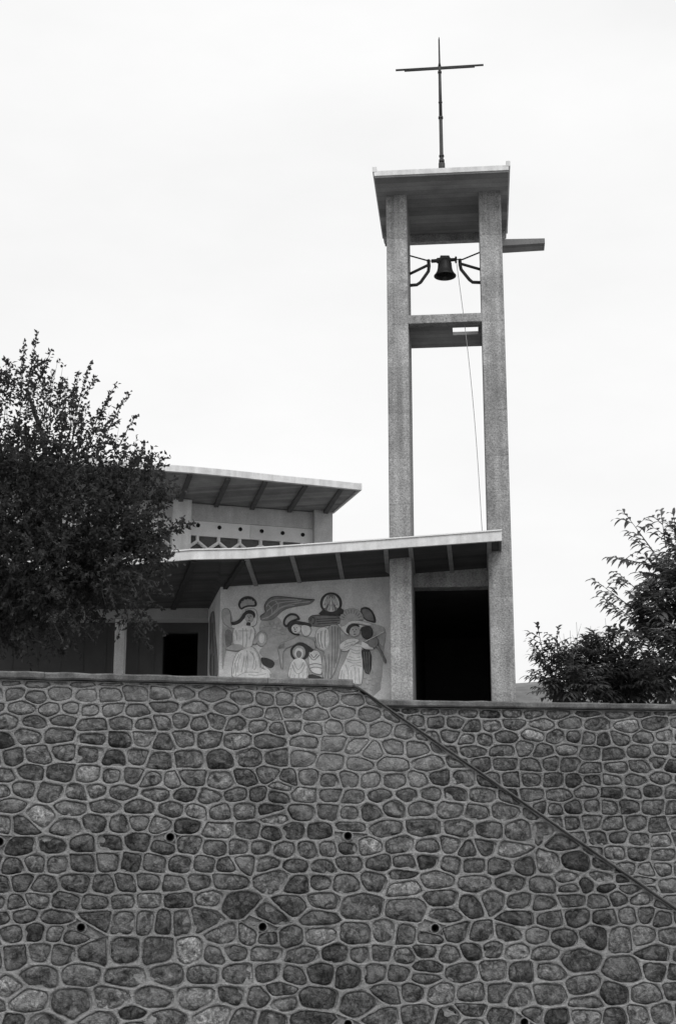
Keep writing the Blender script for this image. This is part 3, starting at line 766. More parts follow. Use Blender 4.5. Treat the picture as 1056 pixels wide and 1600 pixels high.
dr = MB(); dr.box(PW, d0 - .2, d0 - .002, .2, 3.2, Z_TERR, wz); dr.box(PW, d1 + .002, d1 + .2, .2, 3.2, Z_TERR, wz); dr.box(PW, d0 - .2, d1 + .2, 3.2, 3.3, Z_TERR, wz); dr.box(PW, d0, d1, .2, 3.2, dz + .05, dz + .2)
dr.build('doorway', M['doorway_dark'], pwall)
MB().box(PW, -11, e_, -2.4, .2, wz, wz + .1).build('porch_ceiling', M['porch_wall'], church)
pj = MB()
for u in (-20, 20, 60, 95, 130, 165, 215, 240, 322): x = hit(u, 1020, PW).x; pj.box(PW, x - .02, x + .02, -.012, -.001, Z_TERR, wz - .01)
pj.build('wall_batten', M['porch_wall'], pwall)

# ------------------------------------------------------------------ mural wall with its plaster relief
ms0 = (mC - MW.o).dot(MW.a); ms1 = sL0 + .1
mur = empty('mural_wall', MW.at((ms0 + ms1) / 2, Z_TERR))
tag(mur, 'white plaster wall carved with angels and a dove under the canopy', 'mural wall')
zC = mC.z + .045; zR = hit(609, 903, MW).z + .045
mb = MB(); ret = Vector((bR.x, bR.y + .1, 0)); c_ = MW.at(ms0, 0); r_ = MW.at(ms1, 0)
foot = [c_, r_, r_ + MW.n * .25, c_ + MW.n * .25 + MW.a * .25, ret + Vector((.28, 0, 0)), ret]
hts = [zC, zR, zR, zC, bR.z + .02, bR.z + .02]
i0 = len(mb.v)
for p in foot: mb.v.append(Vector((p.x, p.y, Z_TERR)))
for p, h in zip(foot, hts): mb.v.append(Vector((p.x, p.y, h)))
for i in range(6): j = (i + 1) % 6; mb.f.append((i, j, 6 + j, 6 + i))
mb.f.append((0, 1, 2, 3)); mb.f.append((0, 3, 4, 5)); mb.f.append((6, 7, 8, 9)); mb.f.append((6, 9, 10, 11))
mb.build('wall_face', M['plaster'], mur)

def chaikin(p, it=2, closed=True):
    for _ in range(it):
        o = []
        n = len(p)
        for i in range(n if closed else n - 1):
            a, b = p[i], p[(i + 1) % n]
            o += [(a[0] * .75 + b[0] * .25, a[1] * .75 + b[1] * .25), (a[0] * .25 + b[0] * .75, a[1] * .25 + b[1] * .75)]
        if not closed: o = [p[0]] + o + [p[-1]]
        p = o
    return p
A = lambda p: (320 + p[0] / 6.6, 900 + p[1] / 6.6)
B = lambda p: (430 + p[0] / 5.558, 900 + p[1] / 5.558)
def ell(cx, cy, rx, ry, n=20, a0=0, a1=360): return [(cx + rx * math.cos(R(a0 + (a1 - a0) * i / n)), cy + ry * math.sin(R(a0 + (a1 - a0) * i / n))) for i in range(n + (1 if a1 - a0 < 360 else 0))]
def add_relief(mb, cv, poly, th, base, smooth_it=2, plane=None, grow=0.0):
    plane = plane or MW
    poly = chaikin(poly, smooth_it)
    pts = [sz(*cv(p), plane) for p in poly]
    ar = sum(pts[i][0] * pts[(i + 1) % len(pts)][1] - pts[(i + 1) % len(pts)][0] * pts[i][1] for i in range(len(pts)))
    if ar < 0: pts.reverse()
    n = len(pts); i0 = len(mb.v); bv = min(.012, th * .6)
    def ring(off, d):
        for i in range(n):
            p, a, b = pts[i], pts[i - 1], pts[(i + 1) % n]
            t = Vector((b[0] - a[0], b[1] - a[1]))
            if t.length < 1e-7: t = Vector((1, 0))
            t.normalize(); mb.v.append(plane.at(p[0] - t.y * off, p[1] + t.x * off, d))
    ring(-grow, .004); ring(-grow, -(base + th * .45)); ring(bv * .25 - grow, -(base + th * .85)); ring(bv * .8 - grow, -(base + th * 1.06))
    for r in range(3):
        for i in range(n): j = (i + 1) % n; mb.f.append((i0 + r * n + i, i0 + r * n + j, i0 + (r + 1) * n + j, i0 + (r + 1) * n + i))
    mb.f.append(tuple(i0 + 3 * n + i for i in range(n)))
def relief(name, cv, polys, mt, th=.02, base=0.0, parent=None, it=2, plane=None):
    mb = MB()
    if isinstance(polys[0][0], (int, float)): polys = [polys]
    for p in polys: add_relief(mb, cv, p, th, base, it, plane)
    o = mb.build(name, M[mt], parent or mur, fix=False)
    if mt in ('relief_pale', 'relief_mid') and it == 2 and name not in ('face', 'hill_panel', 'background_panel', 'dove', 'hem'):
        ol = MB()
        for p in polys: add_relief(ol, cv, p, .009, base, it, plane, .008)
        ol.build('carved_outline', M['relief_grey'], parent or o, fix=False)
    return o
def strokes(name, cv, lines, mt, wd=5, th=.006, base=0.0, parent=None, plane=None):
    mb = MB()
    for ln in lines:
        p = chaikin(ln, 2, False); l, r = [], []
        for i in range(len(p)):
            a, b = p[max(0, i - 1)], p[min(len(p) - 1, i + 1)]; t = Vector((b[0] - a[0], b[1] - a[1])).normalized()
            ww = wd * .72 * (.35 + .65 * math.sin(math.pi * (i + .5) / len(p)))
            l.append((p[i][0] - t.y * ww / 2, p[i][1] + t.x * ww / 2)); r.append((p[i][0] + t.y * ww / 2, p[i][1] - t.x * ww / 2))
        add_relief(mb, cv, l + r[::-1], th, base, 0, plane)
    return mb.build(name, M[mt], parent or mur, fix=False)

I_ = lambda p: p
relief('background_panel', I_, [(405, 968), (430, 957), (450, 985), (500, 1000), (520, 975), (560, 992), (597, 984), (601, 1000), (598, 1040), (592, 1100), (410, 1100), (400, 1060), (425, 1030), (405, 1000)], 'relief_ground', .006)
relief('background_panel', I_, [(347, 950), (362, 954), (366, 990), (352, 1020), (347, 1060)], 'relief_ground', .006)
# left-hand angel (kneeling, one great wing)
fig = relief('relief_angel', A, [[(290, 540), (380, 512), (480, 512), (525, 560), (512, 640), (492, 730), (420, 752), (330, 765), (293, 700)],
    [(345, 780), (420, 748), (500, 728), (548, 790), (577, 880), (572, 950), (640, 975), (680, 1020), (670, 1075), (280, 1075), (285, 950), (305, 850)]], 'relief_pale', .035)
relief('halo', A, [(343, 290), (362, 243), (405, 213), (450, 206), (502, 220), (538, 265), (538, 308), (510, 320), (455, 315), (410, 330), (375, 352), (350, 322)], 'relief_dark', .018, parent=fig)
relief('halo_disc', A, [(362, 300), (385, 262), (425, 240), (475, 240), (515, 268), (522, 305), (455, 303), (405, 316), (378, 338)], 'relief_mid', .022, parent=fig)
strokes('halo_rays', A, [[(400, 285), (380, 262)], [(425, 270), (410, 242)], [(450, 265), (448, 236)], [(478, 268), (488, 240)], [(498, 280), (515, 258)]], 'relief_mid', 6, .026, parent=fig)
relief('veil', A, [(272, 505), (345, 500), (400, 450), (430, 405), (465, 392), (500, 400), (500, 380), (400, 350), (480, 338), (530, 345), (545, 420), (530, 520), (430, 520), (350, 530), (290, 545)], 'relief_pale', .016, parent=fig)
relief('face', A, ell(462, 430, 46, 56), 'relief_mid', .036, parent=fig)
relief('hair', A, [(268, 475), (320, 473), (370, 440), (400, 385), (450, 348), (502, 360), (529, 400), (512, 445), (497, 405), (460, 392), (425, 408), (392, 462), (350, 497), (290, 512)], 'relief_dark', .046, parent=fig)
relief('neck', A, [(430, 478), (477, 480), (472, 522), (430, 516)], 'relief_dark', .038, parent=fig)
strokes('face_lines', A, [[(440, 420), (455, 416)], [(468, 416), (484, 420)], [(460, 425), (464, 446)], [(452, 462), (474, 462)]], 'relief_dark', 5, .04, parent=fig)
strokes('drapery_folds', A, [[(325, 560), (335, 610), (333, 670)], [(485, 550), (478, 610), (462, 660)], [(350, 570), (460, 570)], [(412, 830), (405, 900), (380, 1000)], [(360, 810), (320, 890), (300, 1010)], [(470, 780), (520, 840), (540, 940), (510, 975)], [(330, 1040), (430, 990), (560, 1000)], [(440, 770), (450, 900), (430, 1000)], [(300, 700), (340, 735), (420, 745)], [(500, 735), (560, 830), (575, 950)], [(380, 800), (345, 900), (340, 1000)], [(440, 830), (425, 920), (420, 1000)], [(395, 540), (400, 640), (395, 740)], [(430, 545), (440, 640), (430, 740)], [(310, 900), (330, 960), (320, 1040)], [(500, 790), (515, 870), (495, 960)], [(450, 1020), (540, 1030), (640, 1010)], [(305, 620), (310, 680)]], 'relief_mid', 6, .036, parent=fig)
relief('arm', A, [[(280, 710), (340, 700), (400, 715), (400, 760), (330, 780), (280, 770), (210, 760), (240, 735)], [(490, 690), (540, 610), (600, 560), (620, 585), (570, 660), (520, 720)]], 'relief_mid', .04, parent=fig)
relief('lantern', A, ell(588, 650, 58, 78), 'relief_mid', .03, parent=fig)
relief('lantern_heart', A, ell(590, 645, 34, 56), 'relief_pale', .042, parent=fig)
relief('wing', A, [(572, 430), (582, 405), (637, 380), (613, 330), (628, 278), (670, 228), (730, 210), (830, 218), (980, 234), (1056, 243), (1137, 248), (1105, 280), (1060, 300), (904, 322), (810, 352), (742, 420), (690, 458), (578, 464)], 'relief_grey', .03, parent=fig)
strokes('feathers', A, [[(590, 450), (680, 420), (760, 330), (900, 290), (1090, 268)], [(640, 440), (720, 390), (800, 320), (930, 305)], [(640, 370), (690, 330), (740, 280), (1000, 258)], [(640, 320), (660, 280), (720, 245), (960, 246)], [(660, 300), (700, 350), (690, 400)], [(730, 260), (770, 300), (740, 360)]], 'relief_mid', 5, .034, parent=fig)
strokes('wing_edge', A, [[(574, 432), (584, 406), (637, 381), (614, 330), (629, 279), (670, 229), (730, 211), (830, 219), (1056, 244), (1135, 249)]], 'relief_dark', 10, .036, parent=fig)
relief('wing', A, [(178, 342), (240, 335), (267, 372), (267, 460), (287, 548), (235, 522), (185, 475)], 'relief_mid', .024, parent=fig)
relief('wing_shade_panel', A, [(205, 545), (285, 558), (288, 700), (240, 740), (213, 720)], 'relief_grey', .012, parent=fig)
relief('hill_panel', A, [(645, 640), (840, 600), (872, 640), (765, 700), (752, 765), (772, 850), (732, 876), (577, 826), (562, 765), (605, 730)], 'relief_mid', .01)
relief('dark_panel', A, [(577, 826), (738, 880), (695, 965), (605, 922), (582, 890)], 'relief_dark', .012)
relief('flower_sprays', A, [ell(x, y, r, r * .8, 10) for x, y, r in ((590, 520, 26), (640, 500, 28), (690, 490, 24), (740, 480, 28), (790, 500, 24), (770, 540, 26), (720, 530, 20), (820, 540, 22), (765, 580, 24), (660, 545, 22), (690, 600, 16), (610, 570, 16), (800, 590, 18))], 'relief_mid', .02, it=1)
relief('hem', A, [(588, 925), (655, 955), (695, 1015), (665, 1012), (610, 955)], 'relief_pale', .02)
# middle angel with the child before it
fig = relief('relief_angel', B, [[(20, 612), (70, 580), (150, 550), (200, 518), (255, 528), (345, 560), (355, 640), (330, 640), (270, 592), (210, 572), (150, 612), (60, 642), (25, 642)],
    [(470, 420), (565, 425), (560, 560), (575, 640), (545, 760), (490, 905), (405, 905), (405, 700), (440, 660), (355, 630), (345, 560), (420, 540)]], 'relief_mid', .03)
relief('halo', B, [(66, 420), (70, 378), (100, 338), (140, 320), (187, 328), (214, 360), (217, 382), (170, 390), (130, 402), (112, 440), (98, 452)], 'relief_dark', .018, parent=fig)
relief('halo_disc', B, [(82, 415), (90, 380), (115, 352), (145, 340), (180, 346), (200, 368), (165, 380), (125, 395), (100, 435)], 'relief_mid', .022, parent=fig)
relief('hair', B, [(108, 440), (130, 400), (180, 388), (240, 398), (312, 413), (322, 447), (250, 427), (190, 420), (152, 427), (142, 470), (165, 503), (222, 503), (200, 522), (150, 507), (116, 477)], 'relief_dark', .04, parent=fig)
relief('face', B, ell(182, 462, 42, 42), 'relief_pale', .036, parent=fig)
strokes('face_lines', B, [[(160, 455), (172, 452)], [(183, 452), (196, 455)], [(176, 458), (172, 474)], [(168, 485), (188, 486)]], 'relief_dark', 4, .04, parent=fig)
relief('collar', B, [(222, 428), (292, 428), (318, 470), (292, 522), (250, 527), (226, 480)], 'relief_pale', .034, parent=fig)
relief('sleeve', B, [(348, 500), (378, 453), (440, 443), (472, 480), (472, 600), (432, 652), (390, 632), (358, 570)], 'relief_pale', .04, parent=fig)
strokes('drapery_folds', B, [[(375, 500), (370, 560), (395, 620)], [(405, 480), (395, 560), (415, 630)], [(440, 470), (430, 560), (440, 630)], [(495, 440), (500, 600), (490, 880)], [(520, 440), (525, 600), (515, 800)], [(545, 450), (545, 620), (530, 760)], [(430, 690), (445, 780), (435, 890)], [(465, 680), (470, 780), (460, 890)]], 'relief_grey', 6, .041, parent=fig)
relief('hand', B, [(22, 612), (55, 578), (105, 588), (95, 635), (72, 660), (66, 720), (72, 800), (58, 815), (46, 760), (40, 690), (26, 650)], 'relief_mid', .03, parent=fig)
fig2 = relief('relief_child', B, [(105, 905), (128, 780), (155, 728), (207, 710), (258, 728), (284, 790), (294, 905)], 'relief_pale', .035)
relief('halo', B, [(128, 650), (150, 610), (210, 572), (272, 594), (335, 640), (322, 662), (292, 655), (290, 700), (250, 735), (170, 735), (138, 700)], 'relief_dark', .02, parent=fig2)
relief('hair', B, ell(208, 665, 58, 62), 'relief_mid', .03, parent=fig2)
relief('veil', B, ell(208, 672, 42, 48), 'relief_pale', .036, parent=fig2)
relief('face', B, ell(208, 682, 26, 34), 'relief_grey', .042, parent=fig2)
strokes('drapery_folds', B, [[(150, 770), (170, 830), (200, 860), (240, 830), (262, 770)], [(165, 750), (185, 800), (205, 820), (230, 795), (250, 750)], [(140, 800), (130, 890)], [(275, 800), (283, 890)], [(175, 860), (165, 900)], [(208, 850), (208, 900)], [(240, 860), (250, 900)]], 'relief_mid', 6, .04, parent=fig2)
relief('round_vessel', B, [(286, 690), (320, 653), (372, 648), (402, 700), (412, 862), (350, 852), (300, 822)], 'relief_pale', .03)
strokes('vessel_lines', B, [[(295, 690), (335, 745), (385, 690)], [(310, 680), (335, 720), (365, 680)], [(296, 775), (350, 760), (405, 775)], [(300, 805), (350, 790), (408, 805)]], 'relief_grey', 6, .034)
relief('dark_panel', B, [(292, 842), (420, 882), (420, 905), (285, 905)], 'relief_dark', .012, it=1)
# dove in a roundel over a cloud
dv_ = relief('dove_roundel', B, ell(485, 237, 95, 95, 28), 'relief_dark', .02, it=1)
relief('roundel_disc', B, ell(485, 240, 80, 82, 28), 'relief_grey', .026, it=1, parent=dv_)
relief('pedestal', B, [(362, 347), (420, 283), (452, 312), (522, 312), (552, 268), (604, 300), (585, 347)], 'relief_dark', .03, it=1, parent=dv_)
relief('dove', B, [[(478, 180), (492, 180), (500, 250), (525, 305), (487, 317), (445, 305), (472, 250)], [(408, 262), (425, 195), (462, 160), (478, 200), (462, 250), (430, 290)], [(562, 262), (548, 195), (510, 160), (494, 200), (510, 250), (542, 290)]], 'relief_pale', .036, parent=dv_)
strokes('feathers', B, [[(430, 260), (440, 210), (462, 175)], [(446, 265), (454, 215), (468, 185)], [(542, 260), (532, 210), (510, 175)], [(526, 265), (518, 215), (504, 185)], [(478, 250), (470, 305)], [(494, 250), (505, 305)]], 'relief_grey', 5, .04, parent=dv_)
relief('cloud', B, [(288, 385), (308, 350), (360, 343), (575, 346), (572, 420), (470, 432), (380, 446), (320, 437), (294, 410)], 'relief_grey', .03)
strokes('cloud_lines', B, [[(310, 400), (312, 365), (345, 362), (345, 410), (325, 420)], [(360, 380), (560, 368)], [(360, 400), (560, 388)], [(370, 420), (540, 408)], [(290, 385), (308, 350), (360, 343), (570, 346)]], 'relief_dark', 6, .035)
# right-hand angel playing a fiddle
fig = relief('relief_angel', B, [[(690, 588), (765, 598), (745, 660), (764, 770), (755, 945), (720, 945), (542, 930), (560, 820), (610, 730), (640, 650)],
    [(548, 612), (600, 558), (680, 538), (745, 560), (692, 592), (642, 652), (580, 658)]], 'relief_pale', .035)
relief('roundel', B, [(730, 290), (770, 266), (822, 278), (862, 330), (882, 412), (830, 402), (770, 382)], 'relief_dark', .016, parent=fig)
relief('roundel_disc', B, [(745, 300), (772, 282), (815, 292), (848, 335), (862, 395), (820, 388), (770, 370)], 'relief_grey', .02, parent=fig)
relief('wing', B, [(790, 405), (870, 418), (968, 453), (946, 620), (900, 592), (850, 470)], 'relief_mid', .016, it=1, parent=fig)
relief('halo', B, ell(662, 382, 107, 102, 24, 150, 365) + [(700, 390), (640, 400), (600, 445)], 'relief_mid', .026, it=1, parent=fig)
strokes('halo_rays', B, [[(662 + 62 * math.cos(R(a)), 390 + 60 * math.sin(R(a))), (662 + 98 * math.cos(R(a)), 385 + 94 * math.sin(R(a)))] for a in range(185, 360, 17)], 'relief_grey', 6, .031, parent=fig)
relief('veil', B, [(560, 440), (600, 440), (650, 388), (760, 393), (835, 418), (835, 440), (740, 420), (660, 412), (618, 470), (648, 520), (600, 500)], 'relief_pale', .036, parent=fig)
relief('face', B, ell(690, 482, 50, 50), 'relief_mid', .04, parent=fig)
relief('hair', B, [[(612, 470), (640, 420), (700, 413), (742, 440), (700, 440), (660, 452), (642, 505), (620, 502)], [(738, 442), (822, 433), (852, 480), (842, 530), (800, 557), (762, 540), (745, 500)]], 'relief_dark', .046, parent=fig)
strokes('face_lines', B, [[(668, 472), (682, 468)], [(698, 468), (712, 472)], [(690, 478), (688, 496)], [(678, 510), (702, 510)]], 'relief_dark', 4, .044, parent=fig)
relief('arm', B, [(742, 560), (800, 588), (862, 632), (840, 646), (750, 632)], 'relief_pale', .04, parent=fig)
relief('fiddle', B, [[(800, 562), (850, 540), (880, 528), (908, 580), (872, 632), (830, 626), (802, 602)], [(868, 602), (896, 600), (968, 735), (962, 762), (944, 757), (930, 702)]], 'relief_grey', .05, parent=fig)
strokes('bow', B, [[(780, 575), (860, 535), (945, 488)]], 'relief_pale', 7, .055, parent=fig)
strokes('drapery_folds', B, [[(600, 600), (650, 580), (700, 570)], [(590, 630), (640, 610), (680, 590)], [(660, 660), (700, 680), (740, 670)], [(640, 700), (690, 720), (745, 705)], [(625, 740), (680, 765), (750, 750)], [(650, 790), (700, 770), (755, 790)], [(610, 770), (640, 850), (630, 930)], [(690, 790), (700, 860), (690, 940)], [(580, 820), (570, 930)], [(725, 800), (735, 940)], [(660, 600), (720, 620), (750, 615)], [(650, 635), (700, 655), (740, 645)], [(660, 820), (665, 880), (660, 940)], [(600, 850), (595, 930)], [(570, 640), (620, 640), (670, 600)], [(615, 720), (680, 740), (750, 730)]], 'relief_mid', 6, .036, parent=fig)
relief('staff_panel', B, [(745, 632), (842, 640), (832, 862), (768, 840), (756, 690)], 'relief_dark', .014, it=1)
strokes('panel_lines', B, [[(770, 660), (785, 835)], [(792, 660), (800, 845)], [(815, 660), (815, 850)]], 'relief_grey', 7, .02)
relief('ground_tufts', B, [ell(x, y, r, r * .8, 9) for x, y, r in ((780, 880, 18), (820, 900, 16), (860, 880, 20), (910, 870, 18), (800, 930, 18), (850, 940, 16), (780, 970, 14), (890, 920, 16), (830, 985, 14))], 'relief_mid', .014, it=1)
relief('side_panel', B, [(840, 660), (930, 770), (925, 870), (840, 860)], 'relief_mid', .008, it=1)
# the return face round the corner carries a tall dark figure
rdir = (ret - c_); RP = Plane(0, 0, 0); RP.a = Vector((-rdir.x, -rdir.y, 0)).normalized(); RP.n = Vector((-RP.a.y, RP.a.x, 0)); RP.o = Vector((c_.x, c_.y, 0))
fig = relief('relief_angel', A, [(60, 470), (92, 340), (108, 420), (112, 560), (122, 700), (138, 850), (140, 1060), (58, 1060), (66, 760)], 'relief_grey', .03, plane=RP)
strokes('drapery_folds', A, [[(80, 420), (88, 600), (75, 760)], [(100, 480), (104, 640), (112, 800)], [(90, 800), (80, 900), (84, 1030)], [(112, 820), (118, 930), (116, 1030)]], 'relief_dark', 8, .036, parent=fig, plane=RP)

# bell rope, from the wheel down to the canopy
rp0 = hit(713.5, 411, TW.behind(-.02)); rp0 = wh - Vector((0, .06, .04)); rp1 = hit(753, 832, CF.behind(.1))
pts_ = []
for i in range(25):
    t = i / 24; p = rp0.lerp(rp1, t); p += Vector((.05 * math.sin(math.pi * t), -.03 * math.sin(math.pi * t), -.0)); pts_.append(p)
b = MB().tube(pts_, .0055, 6).build('bell_rope', M['rope'])
tag(b, 'thin bell rope hanging slantwise from the bell to the canopy roof', 'rope')

# ------------------------------------------------------------------ trees and plants
def rv(r): 
    while True:
        v = Vector((r.uniform(-1, 1), r.uniform(-1, 1), r.uniform(-1, 1)))
        if .05 < v.length < 1: return v.normalized()
class Leaves(MB):
    def __init__(s): super().__init__(); s.col = []
    def leaf(s, p, d, n, ln, wd, tone, fold=.25):
        sdv = d.cross(n)
        if sdv.length < 1e-4: sdv = d.orthogonal()
        sdv.normalize(); n2 = sdv.cross(d).normalized(); i = len(s.v)
        s.v += [p, p + d * ln * .4 + sdv * wd / 2 + n2 * wd * fold, p + d * ln - n2 * ln * .12, p + d * ln * .4 - sdv * wd / 2 + n2 * wd * fold]
        s.f += [(i, i + 1, i + 2), (i, i + 2, i + 3)]; s.col += [(tone, tone, tone, 1)] * 4
    def droop(s, p, d, ln, wd, tone, sag=.5):
        """long pointed leaflet, three segments, tip bending down"""
        sdv = d.cross(Vector((0, 0, 1)))
        if sdv.length < 1e-3: sdv = Vector((1, 0, 0))
        sdv.normalize(); i = len(s.v); q = p; dd = d.copy()
        for k, wf in enumerate((.25, 1.0, .75)):
            s.v += [q - sdv * wd * wf / 2, q + sdv * wd * wf / 2]; dd = (dd + Vector((0, 0, -sag))).normalized(); q = q + dd * ln / 3
        s.v.append(q)
        s.f += [(i, i + 1, i + 3, i + 2), (i + 2, i + 3, i + 5, i + 4), (i + 4, i + 5, i + 6)]; s.col += [(tone, tone, tone, 1)] * 7
def branch(mb, p0, p1, r0, r1, rng, bend=.15, n=6, sides=7):
    L_ = (p1 - p0).length; pts = []; b = rv(rng) * bend * L_
    for i in range(n + 1):
        t = i / n; pts.append(p0.lerp(p1, t) + b * math.sin(math.pi * t) + rv(rng) * .01 * L_)
    mb.tube(pts, [r0 + (r1 - r0) * i / n for i in range(n + 1)], sides); return pts

# left-hand broadleaf tree
rng = random.Random(11)
TY = 18.6
def px(u, v, y): return hit(u, v, frontal(y))
pm_ = F_PX / (TY * math.cos(PITCH) + 3.6 * math.sin(PITCH))
base = Vector((px(-46, 1100, TY).x, TY, Z_TERR - .02))
tree = empty('broadleaf_tree', base)
tag(tree, 'big dark leafy tree in front of the church, cut by the left edge', 'tree')
tk = MB()
fork = Vector((base.x + .03, TY, px(0, 985, TY).z))
branch(tk, base, fork, .15, .11, rng, .03, 8, 10)
blobs = [(30, 830, 175, 150, 1.3, 14), (146, 805, 98, 88, .9, 18), (30, 690, 92, 86, 1.0, 30), (128, 695, 60, 46, .7, 32), (160, 890, 78, 78, .8, 14), (40, 945, 120, 58, 1.0, 14), (-130, 800, 210, 220, 1.4, 22),
         (40, 610, 44, 46, .5, 36), (188, 722, 44, 44, .5, 30), (214, 945, 34, 34, .5, 18), (-60, 660, 80, 90, 1.0, 26), (225, 780, 34, 46, .4, 18), (232, 870, 30, 40, .35, 18)]
limbs = []
for u, v, ru, rvv, dy, dv in blobs:
    e = px(u, v, TY + rng.uniform(-.3, .3) * dy)
    limbs.append(branch(tk, fork + Vector((0, 0, rng.uniform(-.3, .15))), e, .06, .018, rng, .18, 7, 7))
lv = Leaves()
def twig(p, d, ln, nl, size, tone0, wood=True, dens_r=None):
    q = p + d * ln + Vector((0, 0, -.08 * ln))
    if wood: tk.tube([p, p.lerp(q, .5) + rv(rng) * .02, q], [.006, .004, .002], 4, False)
    for i in range(nl):
        t = (i + rng.random()) / nl; c = p.lerp(q, t)
        ld = (d * .5 + rv(rng)).normalized(); ld = (ld + Vector((0, 0, -.25))).normalized()
        lv.leaf(c + rv(rng) * .012, ld, (rv(rng) + Vector((0, 0, 1.0))).normalized(), size * rng.uniform(.7, 1.25), size * rng.uniform(.5, .75), tone0 * rng.uniform(.6, 1.5))
tot = 0
for u, v, ru, rvv, dy, dv in blobs:
    n_tw = int(ru * rvv / dv)
    for _ in range(n_tw):
        w_ = rv(rng); rr_ = rng.random() ** .42
        if w_.y > .3 and rng.random() < .5: w_.y = -w_.y
        o = w_ * rr_
        uu, vv = u + o.x * ru, v - o.z * rvv
        if uu < -260: continue
        p = px(uu, vv, TY + o.y * dy)
        nzv = noise.noise((p.x * 2.4, p.y * 2.4, p.z * 2.4))
        if nzv < ((-.12 if p.x < -2.9 else -.02) if v > 740 else .06) and rng.random() < .88: continue
        d = (w_ * .8 + Vector((0, 0, .55)) + rv(rng) * .6).normalized()
        if v > 880: d = (w_ * .8 + Vector((0, 0, -.35)) + rv(rng) * .5).normalized()
        twig(p, d, rng.uniform(.16, .4), rng.randint(9, 14), .066, 1.0 + .35 * nzv, wood=rng.random() < .35)
for (a, b2, nl) in (((44, 610), (58, 520), 26), ((34, 620), (38, 532), 22), ((70, 610), (66, 560), 18), ((20, 610), (8, 560), 18), ((60, 600), (82, 545), 18), ((118, 650), (141, 566), 26), ((112, 640), (124, 582), 20), ((95, 620), (98, 590), 14),
                    ((150, 660), (184, 597), 26), ((170, 670), (202, 612), 20), ((185, 700), (213, 648), 20), ((205, 740), (228, 690), 20), ((225, 760), (252, 716), 18), ((230, 790), (262, 770), 16), ((235, 838), (282, 828), 30), ((262, 832), (307, 818), 18), ((280, 828), (287, 806), 12),
                    ((230, 862), (268, 868), 18), ((215, 980), (235, 1012), 22), ((60, 985), (100, 1022), 24), ((10, 985), (28, 1024), 24), ((150, 680), (160, 640), 18), ((235, 850), (255, 892), 16), ((-10, 630), (-20, 560), 20), ((130, 620), (150, 590), 14)):
    p, q = px(*a, TY - .15), px(*b2, TY - .15 + rng.uniform(-.2, .2)); d = (q - p); ln = d.length; d.normalize()
    tk.tube([p, p.lerp(q, .5) + rv(rng) * .015, q], [.009, .006, .002], 5, False)
    for i in range(nl * 2):
        t = rng.random() ** .8; c = p.lerp(q, t)
        ld = (d * .6 + rv(rng)).normalized(); lv.leaf(c + rv(rng) * .03 * (1.6 - t), ld, (rv(rng) + Vector((0, 0, .6))).normalized(), .062 * rng.uniform(.7, 1.25), .04 * rng.uniform(.8, 1.2), rng.uniform(.7, 1.5))
for _ in range(95):                    # upright shoots feathering the upper outline
    u = rng.uniform(-120, 255); v0 = 600 + max(0, u - 70) ** 1.05 * .72 + rng.uniform(0, 60) + max(0, 10 - u) * .3
    p = px(u, v0 + 25, TY + rng.uniform(-.5, .5)); q = px(u + rng.uniform(-6, 22), v0 - rng.uniform(22, 58), TY + rng.uniform(-.5, .5)); d = q - p; ln = d.length; d.normalize()
    tk.tube([p, p.lerp(q, .5) + rv(rng) * .02, q], [.007, .004, .0015], 4, False)
    for i in range(rng.randint(14, 26)):
        t = rng.random() ** .9; c = p.lerp(q, t) + rv(rng) * .035 * (1.5 - t)
        lv.leaf(c, (d * .6 + rv(rng)).normalized(), (rv(rng) + Vector((0, 0, .6))).normalized(), .06 * rng.uniform(.7, 1.25), .038 * rng.uniform(.8, 1.2), rng.uniform(.7, 1.5))
tk.build('trunk', M['bark'], tree, origin=base)
lv.build('crown', M['leaf'], tree, fix=False, colors=lv.col)

